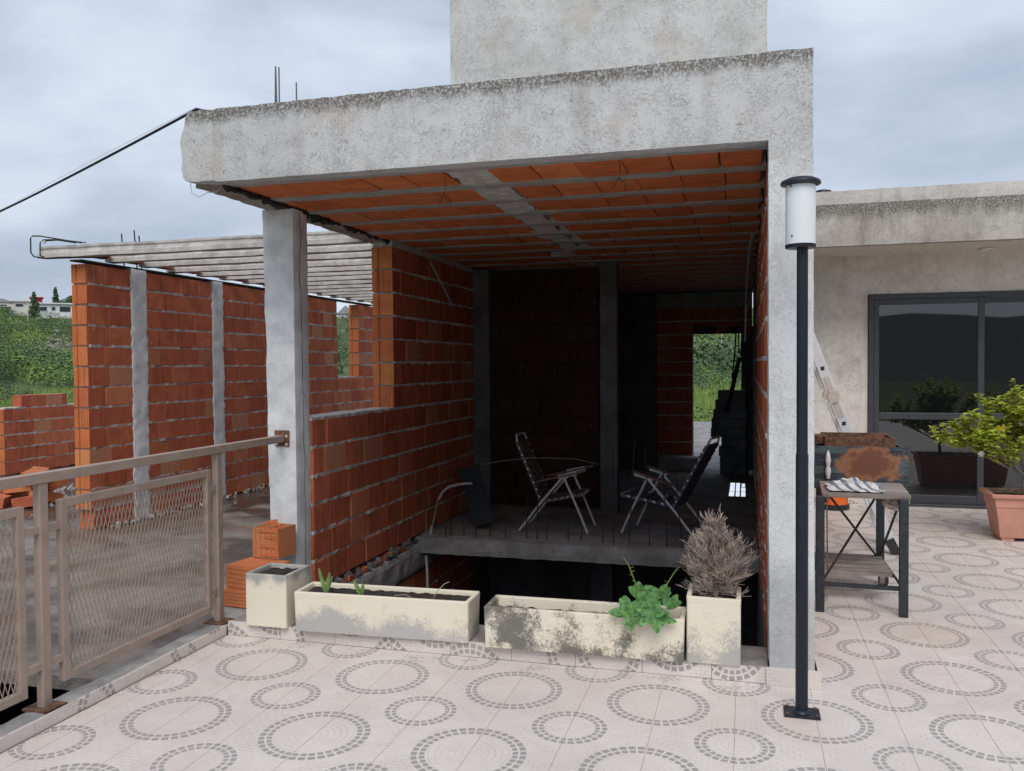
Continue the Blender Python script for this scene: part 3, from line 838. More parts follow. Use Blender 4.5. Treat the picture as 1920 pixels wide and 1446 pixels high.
mb.box(1.33, 1.385, y0, y1, .0, 2.355); mb.box(3.6, 3.645, y0, y1, 0, 2.355); mb.box(1.386, 3.599, y0, y1, 2.30, 2.354); mb.box(1.386, 3.599, y0-.05, y1, 0.0, .03)
bevel(mb.build('frame', F, gd), .004)
for k, (a, b, dy) in enumerate(((1.387, 2.50, .0), (2.44, 3.598, .035))):
    mb = MB(); yy0, yy1 = y0+.012+dy, y0+.040+dy
    mb.box(a, a+.055, yy0, yy1, .032, 2.298); mb.box(b-.065, b, yy0, yy1, .032, 2.298)
    mb.box(a+.056, b-.066, yy0, yy1, .032, .125); mb.box(a+.056, b-.066, yy0, yy1, 2.235, 2.298); mb.box(a+.056, b-.066, yy0, yy1, .965, 1.035)
    lf = bevel(mb.build('door_leaf', F, gd), .004)
    gm = bpy.data.materials.get('door_glass')
    if not gm:
        gm, t, b_ = material('door_glass'); t.put(b_.inputs['Base Color'], (.006, .007, .009)); b_.inputs['Roughness'].default_value = .015
        b_.inputs['IOR'].default_value = 1.85; b_.inputs['Specular IOR Level'].default_value = .5
    for (za, zb) in ((.126, .964), (1.036, 2.234)):
        g = MB(); g.box(a+.056, b-.066, yy0+.010, yy0+.016, za, zb); g.build('glass_pane', gm, lf)

# ================================================================ left room joists
rg = random.Random(3)
for k in range(16):
    y = 6.72+.485*k
    xa = -6.66 if k == 0 else -6.27+rg.uniform(-.05, .0)
    sag = rg.uniform(-.006, .006); zb = 2.676+sag
    prof = [(-.06, 0), (.06, 0), (.06, .04), (.032, .05), (.028, .08), (.04, .092), (.04, .112), (-.04, .112), (-.04, .092), (-.028, .08), (-.032, .05), (-.06, .04)]
    mb = MB(); n = len(prof); st = 24; vs = []
    for q in range(st+1):
        x = xa+(-3.19-xa)*q/st
        for (py, pz) in prof: vs.append((x, y+py+.003*fbm(Vector((x*3, k, pz))), zb+pz+.005*fbm(Vector((x*5, k*3, py*9)))))
    fs = [(q*n+e, q*n+(e+1) % n, (q+1)*n+(e+1) % n, (q+1)*n+e) for q in range(st) for e in range(n)]
    fs += [tuple(range(n)), tuple(st*n+e for e in range(n-1, -1, -1))]
    mb.add(vs, fs)
    o = mb.build('concrete_joist', M['joistl'])
    ORD = ['first', 'second', 'third', 'fourth', 'fifth', 'sixth', 'seventh', 'eighth', 'ninth', 'tenth', 'eleventh', 'twelfth', 'thirteenth', 'fourteenth', 'fifteenth', 'sixteenth', 'seventeenth', 'eighteenth', 'nineteenth']
    lab = 'nearest pale concrete joist over the left room, with an overhanging end' if k == 0 else ORD[k]+' pale concrete joist from the front over the left room'
    tag(o, lab, 'joist', 'joists over the left room')
    if 0 < k:
        me = brick_mesh(.11, .30, .075, k % 3, M['clay'])
        o = link('filler_block', me, None, (-6.24, y-.243, 2.735)); tag(o, 'red clay filler block on the wall top before the '+ORD[k]+' joist', 'brick', 'filler blocks between joists')
# looped bar ends on the first joist
mb = MB()
mb.tube([(-6.15, 6.68, 2.80), (-6.4, 6.66, 2.845), (-6.62, 6.66, 2.885), (-6.71, 6.66, 2.89), (-6.735, 6.66, 2.87), (-6.735, 6.66, 2.73), (-6.70, 6.66, 2.69), (-6.6, 6.66, 2.672), (-5.9, 6.75, 2.660)], .007, 6)
mb.tube([(-6.2, 6.66, 2.80), (-6.45, 6.655, 2.842), (-6.58, 6.655, 2.845), (-6.615, 6.655, 2.82), (-6.62, 6.655, 2.70), (-6.56, 6.655, 2.668)], .0065, 6)
mb.tube([(-6.1, 6.68, 2.80), (-6.35, 6.66, 2.835), (-6.55, 6.66, 2.835), (-6.57, 6.66, 2.81)], .005, 5)
tag(mb.build('bent_rebar', M['rebar']), 'bent steel bars looped over the overhanging joist end', 'rebar')
for i, (x, dx, zt) in enumerate(((-6.36, -.03, 3.0), (-6.20, -.03, 3.03), (-6.14, -.03, 2.97))):
    mb = MB(); mb.tube([(x, 7.5, 2.64), (x+dx, 7.5, zt+.02)], .007, 6); o = mb.build('rebar_stub', M['rebar'])
    tag(o, ('left', 'tallest middle', 'right')[i]+' of three steel bars standing above the brick wall column', 'rebar', 'bars above the wall column')

# ================================================================ railing
rail = thing('railing', 'taupe painted steel railing with expanded metal mesh panels', 'railing', None, (-3.1, 3, .03)); rail.location = (0, 0, 0)
RX = -3.1
mb = MB(); mb.box(RX-.025, RX+.025, .2, 5.155, 1.075, 1.123); bevel(mb.build('handrail', M['rail'], rail), .004)
mb = MB(); mb.box(RX-.055, RX+.055, 5.156, 5.166, 1.045, 1.155); pm = mb.build('wall_plate', M['rust'], rail)
for (dx, dz) in ((-.04, .015), (.04, .015), (-.04, -.04), (.04, -.04)):
    b = MB(); b.tube([(RX+dx, 5.150, 1.10+dz), (RX+dx, 5.157, 1.10+dz)], .008, 8); b.build('bolt', M['alu'], pm)
for y in (.55, 1.8, 3.09, 4.415):
    mb = MB(); mb.box(RX-.02, RX+.02, y-.025, y+.025, .048, 1.074); bevel(mb.build('post', M['rail'], rail), .004)
    mb = MB(); mb.box(RX-.07, RX+.07, y-.06, y+.06, .040, .050); mb.build('foot_plate', M['rust'], rail)
def panel(ya, yb):
    za, zb = .125, .985; w = .04
    mb = MB(); mb.box(RX-.016, RX+.016, ya, ya+w, za, zb); mb.box(RX-.016, RX+.016, yb-w, yb, za, zb)
    mb.box(RX-.0155, RX+.0155, ya+w, yb-w, za, za+w); mb.box(RX-.0155, RX+.0155, ya+w, yb-w, zb-w, zb)
    fr = bevel(mb.build('panel_frame', M['rail'], rail), .003)
    m = MB(); y0, y1, z0, z1 = ya+w, yb-w, za+w, zb-w; sl = .30; px = .0285
    for s in (1, -1):
        k = int((-(z1-z0)*sl)/px)-2
        while True:
            yy = y0+k*px; k += 1
            a = (yy, z0); b = (yy+s*(z1-z0)*sl, z1)
            if s < 0: a = (yy+(z1-z0)*sl, z0); b = (yy, z1)
            lo_, hi_ = min(a[0], b[0]), max(a[0], b[0])
            if lo_ > y1: break
            if hi_ < y0: continue
            (ay, az), (by, bz) = a, b
            def cut(Y): return az+(bz-az)*(Y-ay)/(by-ay)
            pts = [(ay, az), (by, bz)]
            for n_ in (0, 1):
                if pts[n_][0] < y0: pts[n_] = (y0, cut(y0))
                if pts[n_][0] > y1: pts[n_] = (y1, cut(y1))
            if abs(pts[0][1]-pts[1][1]) < .01: continue
            m.bar((RX+.001*s, pts[0][0], pts[0][1]), (RX+.001*s, pts[1][0], pts[1][1]), .0036, .0026, (1, 0, 0))
    tag(m.build('expanded_mesh', M['rail'], fr), None, None, None, 'stuff')
for (ya, yb) in ((.66, 1.70), (1.91, 2.985), (3.19, 4.335)): panel(ya, yb)
for (a, b) in ((2.985, 3.065), (3.115, 3.19), (4.335, 4.39)):
    for z in (.865, .24):
        mb = MB(); mb.box(RX-.014, RX+.014, a, b, z-.016, z+.016); mb.build('connector', M['rail'], rail)

# ================================================================ lamp post
lp = thing('lamp_post', 'slim black lamp post with white cylindrical lantern beside the pillar', 'lamp', None, (.245, 3.99, 0)); lp.location = (0, 0, 0)
LX, LY = .247, 3.99
mb = MB(); mb.box(LX-.078, LX+.078, LY-.06, LY+.055, .002, .012); bevel(mb.build('base_plate', M['lamp_black'], lp), .002)
for dx in (-.062, .062):
    for dy in (-.045, .042):
        b = MB(); b.lathe(LX+dx, LY+dy, [(.008, .012), (.008, .018), (.004, .02)], 8); b.build('anchor_bolt', M['rust'], lp)
mb = MB(); mb.lathe(LX, LY, [(.04, .012), (.036, .02), (.0275, .024), (.0275, 1.185), (.0255, 1.186), (.025, 1.188), (.0245, 1.30), (.0245, 2.12)], 24); mb.build('pole', M['lamp_black'], lp, True)
mb = MB(); mb.lathe(LX-.008, LY, [(.02, 2.112), (.064, 2.114), (.066, 2.117), (.066, 2.130), (.06, 2.132)], 32); mb.build('lower_ring', M['lamp_black'], lp, True)
gm, t, b = material('opal_diffuser'); t.put(b.inputs['Base Color'], (.74, .77, .79)); b.inputs['Roughness'].default_value = .3; b.inputs['Subsurface Weight'].default_value = .35; b.inputs['Subsurface Radius'].default_value = (.03, .03, .03)
mb = MB(); mb.lathe(LX-.008, LY, [(.055, 2.122), (.0645, 2.1305), (.065, 2.15), (.065, 2.385), (.063, 2.398)], 40); df = mb.build('diffuser', gm, lp, True)
for (dx, z) in ((-.04, 2.165), (-.045, 2.385)):
    b = MB(); b.tube([(LX-.008+dx, LY-.055, z), (LX-.008+dx, LY-.047, z)], .004, 8); b.build('screw', M['rebar'], df)
mb = MB(); mb.lathe(LX-.008, LY, [(.065, 2.392), (.086, 2.398), (.087, 2.406), (.083, 2.414), (.06, 2.426), (.02, 2.431)], 40); mb.build('cap', M['lamp_black'], lp, True)

# ================================================================ planters
def planter(name, label, x0, x1, y0, y1, z0, z1, mat, taper=.006, th=.02, soil=.03, rz=0, fill=True):
    o = thing('planter', label, 'planter', 'cream concrete planters on the curb', ((x0+x1)/2, (y0+y1)/2, z0), rz)
    W, D, H = (x1-x0)/2, (y1-y0)/2, z1-z0
    def rr(w, d, z, r=.012, n=3):
        out = []
        for (sx, sy, a0) in ((1, 1, 0), (-1, 1, 90), (-1, -1, 180), (1, -1, 270)):
            for k in range(n+1):
                a = R(a0+90*k/n); out.append((sx*(w-r)+r*math.cos(a), sy*(d-r)+r*math.sin(a), z))
        return out
    loops = [rr(W-taper, D-taper, 0), rr(W, D, H-.035), rr(W+.0008, D+.0008, H-.022), rr(W+.0012, D+.0012, H-.004), rr(W-.002, D-.002, H), rr(W-th, D-th, H), rr(W-th-.003, D-th-.003, H-.006), rr(W-th-.006, D-th-.006, H-soil-.03)]
    n = len(loops[0]); mb = MB()
    for l in loops: mb.v += l
    for i in range(len(loops)-1):
        for q in range(n): mb.f.append((i*n+q, i*n+(q+1) % n, (i+1)*n+(q+1) % n, (i+1)*n+q))
    mb.f.append(tuple(range(n-1, -1, -1))); mb.f.append(tuple((len(loops)-1)*n+q for q in range(n)))
    for i, v in enumerate(mb.v):
        if v[2] > 0: mb.v[i] = (v[0]+.003*noise.noise(Vector(v)*8), v[1]+.003*noise.noise(Vector(v)*9+Vector((3, 3, 3))), v[2]+.002*noise.noise(Vector(v)*7))
    mb.build('trough', mat, o)
    s = rough_box(-W+th+.001, W-th-.001, -D+th+.001, D-th-.001, H-soil-.05, H-soil, .02, .009, 25, len(label))
    s.build('soil', M['soil'], o)
    return o
grey1 = (.24, .25, .27)
pA = planter('a', 'square cream planter at the far left end, empty and grey stained', -2.835, -2.565, 4.29, 4.57, .08, .385, m_planter('planter_grey', (.40, .42, .44), .35, 1.3, -.06, .305), 0, .018, .02)
pB = planter('b', 'long cream planter with grey damp stains and a few green blades', -2.505, -1.46, 4.285, 4.52, .08, .305, m_planter('planter_damp', (.30, .31, .34), .22, 3.9, .24), .004, .02, .02, R(2))
pC = planter('c', 'long cream planter heavily blackened with mould holding a leafy succulent', -1.36, -.30, 4.28, 4.52, .08, .30, m_planter('planter_mould', (.085, .08, .075), 1.3, 8.2, .08), .004, .022, .05, R(1))
pD = planter('d', 'square cream planter at the right end holding a dead conifer', -.29, -.022, 4.31, 4.58, .08, .415, m_planter('planter_yellow', (.32, .32, .32), .5, 5.5, .22), .0, .02, .03)

def leafblade(mb, p, d, up, L, W, droop=.3, n=3, fold=.0):
    d = Vector(d).normalized(); s = d.cross(Vector(up)).normalized(); u = s.cross(d)
    rows = []
    for i in range(n+1):
        k = i/n; w = W*math.sin(PI*min(.97, .10+k*.86))**.65*.5
        c = Vector(p)+d*(L*k)-Vector((0, 0, 1))*(droop*L*k*k)
        rows.append((c-s*w+u*fold*w, c, c+s*w+u*fold*w))
    o = len(mb.v)
    for r in rows: mb.v += [tuple(q) for q in r]
    for i in range(n):
        a = o+i*3
        mb.f += [(a, a+1, a+4, a+3), (a+1, a+2, a+5, a+4)]
g_lily = m_leaf('blade_green', (.13, .22, .06), (.22, .34, .11))
rg = random.Random(12)
for i, (x, y, blades) in enumerate(((-2.345, 4.36, ((-.32, .1, 1, .14), (.18, .0, 1, .12), (.30, .1, 1, .10))), (-2.12, 4.36, ((-.5, .1, 1, .095), (.12, .1, 1, .07))))):
    o = MB()
    for (dx, dy, dz, L) in blades: leafblade(o, (x, y, .275), (dx, dy, dz), (0, -1, .2), L*1.25, .027, .12, 5, .3)
    tag(o.build('sprout', g_lily), ('left tuft with three green blades in the damp stained planter', 'right smaller tuft of green blades in the damp stained planter')[i], 'plant', 'sprouts in the planter')
mb = MB(); mb.tube([(-1.70, 4.40, .28), (-1.67, 4.40, .33), (-1.63, 4.40, .37), (-1.60, 4.40, .385)], .0022, 5); mb.tube([(-1.80, 4.38, .28), (-1.86, 4.38, .30), (-1.93, 4.39, .288)], .0022, 5)
tag(mb.build('dry_stem', simple('dry_stem', (.40, .36, .26), .8)), 'thin dry stems at the right end of the damp stained planter', 'plant')

# succulent
g_suc = m_leaf('succulent_green', (.06, .17, .045), (.17, .36, .11), 45, .2)
sc_t = thing('succulent', 'green leafy succulent spilling over the mould blackened planter', 'plant')
rg = random.Random(21)
lf = MB()
for (cx, cy, cz, rad, n, tz) in ((-.575, 4.27, .315, .10, 16, .35), (-.45, 4.26, .32, .095, 16, .35), (-.53, 4.37, .375, .09, 14, .8), (-.43, 4.37, .385, .10, 13, .8), (-.37, 4.34, .345, .085, 12, .6), (-.55, 4.24, .28, .07, 11, .1), (-.40, 4.26, .30, .07, 11, .2), (-.49, 4.33, .34, .10, 14, .6)):
    for k in range(int(n*.5)):
        a = k*2.399+rg.uniform(-.2, .2); e = tz+rg.uniform(-.25, .45)
        L = rad*rg.uniform(.75, 1.1)
        leafblade(lf, (cx, cy, cz), (math.cos(a), math.sin(a)*.35-.25, e+.75*math.sin(a)+.15), (rg.uniform(-.3, .3), -.85, .75), L, L*.52, .12, 4, .22)
lf.build('leaves', g_suc, sc_t, True)
g_st = m_leaf('stalk_green', (.20, .28, .06), (.30, .38, .10))
for pts in (((-.53, 4.36, .38), (-.555, 4.36, .46), (-.59, 4.36, .55), (-.615, 4.36, .585)), ((-.42, 4.36, .38), (-.39, 4.36, .46), (-.355, 4.36, .52), (-.335, 4.36, .55))):
    mb = MB(); mb.tube(pts, .0035, 6, .0018)
    for k in range(7):
        t_ = rg.random(); i = min(2, int(t_*3)); p = Vector(pts[i]).lerp(Vector(pts[i+1]), t_*3-i)
        leafblade(mb, p, (rg.choice((-1, 1)), rg.uniform(-.5, .5), .6), (0, 0, 1), .022, .012, .1, 3, .2)
    mb.build('flower_stalk', g_st, sc_t)

# dead conifer
def dead_conifer():
    o = thing('dead_conifer', 'dried brown dead conifer in the right square planter', 'plant'); rg = random.Random(31)
    cx, cy, z0 = -.155, 4.45, .39
    mb = MB(); mb.tube([(cx, cy, z0), (cx+.005, cy, .6), (cx-.01, cy, .76)], .010, 7, .003); mb.build('stem', simple('dead_stem', (.16, .12, .10), .9), o)
    tw = MB()
    def twig(p, d, L, r, lev):
        p = Vector(p); d = Vector(d).normalized()
        b = d+Vector((rg.uniform(-.25, .25), rg.uniform(-.25, .25), rg.uniform(.05, .45))); b.normalize()
        m_ = p+d*(L*.5); e = m_+b*(L*.5)
        tw.tube([p, m_, e], r, 3, r*.5, False)
        if lev < 2:
            for k in range(4 if lev == 0 else 3):
                q = rg.uniform(.25, .95); s = p.lerp(m_, q*2) if q < .5 else m_.lerp(e, q*2-1)
                dd = (b if q > .5 else d)+Vector((rg.uniform(-.8, .8), rg.uniform(-.8, .8), rg.uniform(-.3, .7)))
                twig(s, dd, L*rg.uniform(.35, .6), r*.75, lev+1)
    for k in range(300):
        u = rg.random()**.95; z = z0+.005+.365*u; a = rg.uniform(0, 2*PI)
        prof = .205*(1-u)**.55 if u > .3 else .205*(.72+.35*u)
        if u > .85: prof = .04+.05*rg.random()
        if math.cos(a) > .5 and u < .55: prof *= 1.15
        L = prof*rg.uniform(.75, 1.05)
        twig((cx, cy, z), (math.cos(a), math.sin(a)*.9, rg.uniform(-.3, .4)+u*.9), L*.94, .0024, 0)
    tag(tw.build('twigs', simple('dead_twigs', (.36, .29, .245), .9, 0, .4, 25), o), None)
dead_conifer()

# ================================================================ hollow clay blocks by the column
def hollow_block(label, loc, rz, L=.32, W=.18, H=.12, broken=False, tilt=0):
    o = thing('hollow_block', label, 'brick', 'loose clay blocks by the column', loc, rz); o.rotation_euler[1] = tilt
    fr = M['clay_fresh']; w = .009
    mb = MB(); nx, nz = 3, 2
    mb.box(-L/2, L/2, -W/2, W/2, 0, w); mb.box(-L/2, L/2, -W/2, W/2, H-w, H)
    mb.box(-L/2, L/2, -W/2, -W/2+w, w, H-w); mb.box(-L/2, L/2, W/2-w, W/2, w, H-w)
    mb.build('shell', fr, o)
    ws = MB()
    for k in range(1, nx): y = -W/2+W*k/nx; ws.box(-L/2+.002, L/2-.002, y-.004, y+.004, w, H-w)
    for k in range(1, nz):
        z = H*k/nz
        for q in range(nx): a = -W/2+W*q/nx+(w if q == 0 else .004); b = -W/2+W*(q+1)/nx-(w if q == nx-1 else .004); ws.box(-L/2+.003, L/2-.003, a, b, z-.004, z+.004)
    ws.build('webs', fr, o)
    rb = MB()
    for k in range(5):
        z = H*(k+.5)/5; rb.box(-L/2+.001, L/2-.001, -W/2-.003, -W/2-.0005, z-.007, z+.007)
    rb.build('ribs', fr, o)
    if broken:
        jg = MB(); rg = random.Random(3)
        for k in range(5): x = -L/2+.03+k*.055; jg.add([(x-.02, -W/2-.004, 0), (x+.02, -W/2-.004, 0), (x+rg.uniform(-.02, .02), -W/2-.012, H*rg.uniform(.55, .9))], [(0, 1, 2)])
        jg.build('broken_edge', M['clay_end'], o)
    return o
hollow_block('lowest of three orange clay blocks stacked beside the left square planter', (-3.09, 4.80, .045), R(-4), .35, .22, .11)
hollow_block('middle orange clay block in the stack beside the left square planter', (-3.085, 4.83, .158), R(-8), .33, .24, .15)
hb = hollow_block('broken orange clay block standing on end against the grey column', (-2.985, 5.02, .415), R(-6), .20, .19, .21, True)
hb.rotation_euler = (0, R(-90), R(-6))
mb = rough_box(-3.30, -2.87, 4.62, 5.16, -.2, .04, .05, .006, 7, 2)
tag(mb.build('kerb_end', M['kerb']), 'rough concrete pad under the stacked clay blocks', None, None, 'structure')

# ================================================================ slab edge rebars
RB = [(-2.68, 7.29, -2.68, .13), (-2.66, 7.37, -2.66, .15), (-2.54, 7.40, -2.54, .15), (-2.43, 7.42, -2.43, .15), (-2.29, 7.42, -2.29, .10), (-2.14, 7.42, -2.14, .13), (-1.94, 7.42, -1.94, .39), (-1.84, 7.42, -1.83, .52), (-1.75, 7.42, -1.74, .22), (-1.55, 7.43, -1.55, .30), (-1.43, 7.42, -1.42, .13), (-1.23, 7.40, -1.23, .33), (-1.12, 7.33, -1.12, .85), (-.99, 7.38, -.94, .93), (-.81, 7.38, -.85, .85), (-.66, 7.38, -.70, .82), (-.53, 7.36, -.60, .77), (-.39, 7.36, -.40, .36), (-.20, 7.34, -.21, .25)]
for i, (x, y, xt, zt) in enumerate(RB):
    mb = MB(); mx = (x+xt)/2
    mb.tube([(x, y, -.05), (x, y-.005, .02), (mx, y, zt*.55), (xt, y+.01, zt)], .0055, 6)
    lab = ORD[i]+' steel bar from the left, '+('short' if zt < .2 else 'tall' if zt > .7 else 'mid height')+', standing in the slab edge'
    tag(mb.build('rebar_stub', M['rebar']), lab, 'rebar', 'bars along the slab edge')
mb = MB(); mb.tube([(-2.40, 7.5, .66), (-2.2, 7.5, .70), (-1.9, 7.52, .735), (-1.5, 7.55, .73), (-1.3, 7.6, .68)], .0018, 5)
tag(mb.build('loose_wire', M['pvc']), 'thin wire arching in front of the left folding chair', 'wire')
mb = MB(); mb.tube([(-2.885, 7.42, -.05), (-2.87, 7.42, .08), (-2.80, 7.43, .33), (-2.765, 7.44, .40), (-2.70, 7.45, .45), (-2.60, 7.46, .475), (-2.48, 7.47, .485)], .013, 10)
mb.tube([(-2.86, 7.24, -.17), (-2.85, 7.24, -.3), (-2.84, 7.22, -.6)], .013, 10)
tag(mb.build('conduit_pipe', M['pvc'], None, True), 'grey conduit pipe curving up beside the left brick wall', 'pipe')
mb = MB(); mb.tube([(-2.955, 7.66, 2.61), (-2.95, 7.9, 2.46), (-2.95, 8.26, 2.24)], .011, 8)
tag(mb.build('hanging_conduit', M['pvc'], None, True), 'short pale conduit hanging on the upper left brick wall', 'pipe')
mb = MB(); mb.tube([(.06, 7.4, 2.69), (.035, 7.7, 2.60), (.02, 8.3, 2.45), (.005, 8.9, 2.2), (0, 9.0, 1.82)], .014, 8)
tag(mb.build('wall_conduit', M['pvc'], None, True), 'grey conduit bending down the shaded right brick wall', 'pipe')
mb = MB(); M4 = Matrix.Translation((-2.52, 7.72, .33)) @ Matrix.Rotation(R(-20), 4, 'Y') @ Matrix.Rotation(R(-12), 4, 'X'); mb.obox(M4, .21, .02, .58)
tag(bevel(mb.build('leaning_board', M['blue']), .003), 'dark flat board leaning near the left brick wall', 'board')
# stuff in the far doorway
pb = thing('brick_pile', 'dark pile of stacked bricks at the right side of the far doorway', 'bricks'); rg = random.Random(9)
for i, (a, n) in enumerate(((-.30, 1), (-.30, 1), (-.31, 1), (-.29, 1), (-.42, 1), (-.42, 1), (-.40, 1), (-.36, 1), (-.33, 1))):
    z = .0+i*.135
    me = brick_mesh(.06-a+.0, .24, .13, i % 4, M['dark_concrete'])
    link('brick', me, pb, ((a-.0-.04)/2+.0+rg.uniform(-.01, .01), 12.45, z+.066))
mb = MB(); mb.bar((-.26, 12.3, .9), (-.08, 12.42, 1.68), .07, .03); mb.bar((.02, 12.4, 0), (.03, 12.5, 1.5), .05, .05)
tag(mb.build('leaning_plank', M['black']), 'black plank leaning over the brick pile in the far doorway', 'plank')
mb = MB(); mb.tube([(-.13, 12.6, 2.12), (-.14, 12.6, 1.85), (-.17, 12.6, 1.5), (-.19, 12.6, 1.38)], .012, 6); mb.tube([(-.10, 12.62, 2.12), (-.09, 12.62, 1.8), (-.06, 12.62, 1.7), (-.05, 12.62, 2.1)], .01, 6)
tag(mb.build('hanging_cable', M['black']), 'black cables dangling at the top right of the far doorway', 'cable')
fs = thing('floor_lattice', 'small bright lattice on the floor deep inside the room, glow put into its panes', 'glowing panel')
em, t, b = material('glowing_panes'); b.inputs['Base Color'].default_value = (.7, .75, .8, 1); b.inputs['Emission Color'].default_value = (.75, .84, .95, 1); b.inputs['Emission Strength'].default_value = .75  # emission put into the panes of an unidentified bright lattice
for (a, b_, c_, d_) in ((-.190, -.130, 10.30, 10.62), (-.112, -.068, 10.30, 10.62), (-.05, .0, 10.30, 10.62), (-.188, -.130, 10.70, 11.40), (-.115, -.068, 10.70, 11.40), (-.05, .0, 10.70, 10.98), (-.045, -.005, 11.08, 11.35)):
    mb = MB(); mb.box(a, b_, c_, d_, .012, .020); mb.build('glass_pane', em, fs)
mb = MB(); mb.box(-.21, .02, 10.27, 11.43, .008, .0118); mb.build('frame', M['black'], fs)

# ================================================================ folding chairs
def chair(label, px, py, s, P, web, arm, seed):
    """s = +1 faces +X, -1 faces -X; P: profile points relative to the pivot"""
    o = thing('folding_chair', label, 'chair', 'folding chairs inside the room', (px, py, 0))
    W = .42
    def q(x, y, z): return (s*x, y, z)
    r = .0115
    bt, bb, rf, ff, sf, a0, a1 = P
    for y in (0, W):
        mb = MB(); mb.tube([q(rf, y, .012), q(rf*.55, y, .26), q(0, y, .535)], r, 8); mb.build('rear_leg', M['alu'], o, True)
        mb = MB(); mb.tube([q(ff, y, .012), q(ff*.6, y, .24), q(.01, y, .53)], r, 8); mb.build('front_leg', M['alu'], o, True)
        mb = MB(); mb.bar(q(a0, y, .485), q(a1, y, .60), .05, .018); bevel(mb.build('armrest', arm, o), .004)
        mb = MB(); mb.bar(q(-.05, y, .535), q(.13, y, .575), .012, .035); mb.build('arm_bracket', M['alu'], o)
    mb = MB(); mb.tube([q(rf, 0, .012), q(rf, W, .012)], r*.9, 8); mb.build('rear_stretcher', M['alu'], o, True)
    b0 = Vector(q(bb, .02, .275)); b1 = Vector(q(bt, .02, .90)); mid = b0.lerp(b1, .93)
    mb = MB(); Y2 = W-.02
    mb.tube([b0, mid, b1+Vector((0, .05, .02)), b1+Vector((0, Y2-.07, .02)), mid+Vector((0, Y2-.02, 0)), b0+Vector((0, Y2-.02, 0))], r, 8); mb.build('back_frame', M['alu'], o, True)
    s0 = Vector(q(bb+.03, .02, .30)); s1 = Vector(q(sf, .02, .365))
    mb = MB(); mb.tube([s0, s1, s1+Vector((s*.03, .05, 0)), s1+Vector((s*.03, Y2-.07, 0)), s1+Vector((0, Y2-.02, 0)), s0+Vector((0, Y2-.02, 0))], r, 8); mb.build('seat_frame', M['alu'], o, True)
    bw = MB(); n = 9; dn = (b1-b0)
    for k in range(n):
        c = b0.lerp(mid, .06+.9*k/(n-1)); e = dn.normalized()*.026; nn = Vector((0, 1, 0)).cross(dn).normalized()*.014
        bw.add([c-e+nn-Vector((0, .012, 0)), c+e+nn-Vector((0, .012, 0)), c+e+nn+Vector((0, Y2-.008, 0)), c-e+nn+Vector((0, Y2-.008, 0)), c-e-nn-Vector((0, .012, 0)), c+e-nn-Vector((0, .012, 0)), c+e-nn+Vector((0, Y2-.008, 0)), c-e-nn+Vector((0, Y2-.008, 0))],
               [(0, 1, 2, 3), (7, 6, 5, 4), (0, 4, 5, 1), (1, 5, 6, 2), (2, 6, 7, 3), (3, 7, 4, 0)])
    for k in range(3):
        yy = .06+k*.12; nn = Vector((0, 1, 0)).cross(dn).normalized()*.017
        a, b = b0+Vector((0, yy, 0)), mid+Vector((0, yy, 0))
        bw.bar(a+nn, b+nn, .045, .003, nn)
    bw.build('back_webbing', web, o)
    sw = MB(); n = 6; dn = s1-s0
    for k in range(n):
        c = s0.lerp(s1, .05+.9*k/(n-1)); e = dn.normalized()*.026
        sw.box(min((c-e).x, (c+e).x), max((c-e).x, (c+e).x), c.y-.012, c.y+Y2-.008, c.z-.014, c.z+.014)
    sw.build('seat_webbing', web, o)
    return o
chair('aluminium folding chair with brown webbing facing right, left of the post', -1.66, 7.72, 1, (-.47, -.21, -.43, .235, .15, -.26, .22), M['webbing'], M['armwood'], 1)
c2 = chair('aluminium folding chair with navy webbing facing left, right of the post', -.87, 7.78, -1, (-.57, -.23, -.45, .26, .26, -.27, .15), M['webblue'], M['armwood'], 2)
c2.rotation_euler[2] = R(-13)

# ================================================================ grill cart, cloth, ladder, canister
gc = thing('grill_cart', 'rusty blue steel grill on a cart with wooden slat shelves', 'grill')
for (x, y, z0, z1) in ((.462, 5.68, 0, .745), (.955, 5.68, 0, .74), (.52, 6.42, .19, .74), (.925, 6.42, .19, .74)):
    mb = MB(); mb.box(x-.026, x+.026, y-.02, y+.02, z0+.001, z1); bevel(mb.build('leg', M['steel'], gc), .003)
for k in range(4):
    y = 5.70+k*.15; rgk = random.Random(k)
    mb = MB(); mb.box(.475+.008*k, 1.0+.010*k, y, y+.105, .733+rgk.uniform(-.003, .003), .766); bevel(mb.build('slat', M['oldwood'], gc), .004)
for k in range(4):
    y = 5.93+k*.14
    mb = MB(); mb.box(.47, .93, y, y+.085, .188, .222); bevel(mb.build('shelf_slat', M['oldwood'], gc), .003)
def bars(name, lst, mat, w=.014, h=.008):
    for a, b in lst: mb = MB(); mb.bar(a, b, w, h); mb.build(name, mat, gc)
bars('brace', [((.52, 5.705, .745), (.90, 6.40, .22)), ((.925, 6.40, .70), (.475, 5.705, .185)), ((.945, 5.71, .745), (.925, 6.40, .24)), ((.93, 6.42, .21), (.945, 5.70, .19))], M['rebar'])
bars('cross_bar', [((.488, 5.68, .182), (.93, 5.68, .177))], M['steel'], .025, .025)
bars('side_rail', [((.93, 5.95, .19), (.93, 6.5, .19)), ((.47, 5.7, .19), (.47, 6.5, .19))], M['steel'], .02, .02)
bars('hook_rod', [((.50, 5.66, .76), (.505, 5.66, .27))], M['rust'], .008, .008)
mb = MB(); pts = [(.05*math.cos(a), .05*math.sin(a)) for a in [2*PI*k/20 for k in range(20)]]
mb.add([(.925, 6.47+a, .055+b) for a, b in pts]+[(.975, 6.47+a, .055+b) for a, b in pts], [tuple(range(19, -1, -1)), tuple(range(20, 40))]+[(i, (i+1) % 20, 20+(i+1) % 20, 20+i) for i in range(20)])
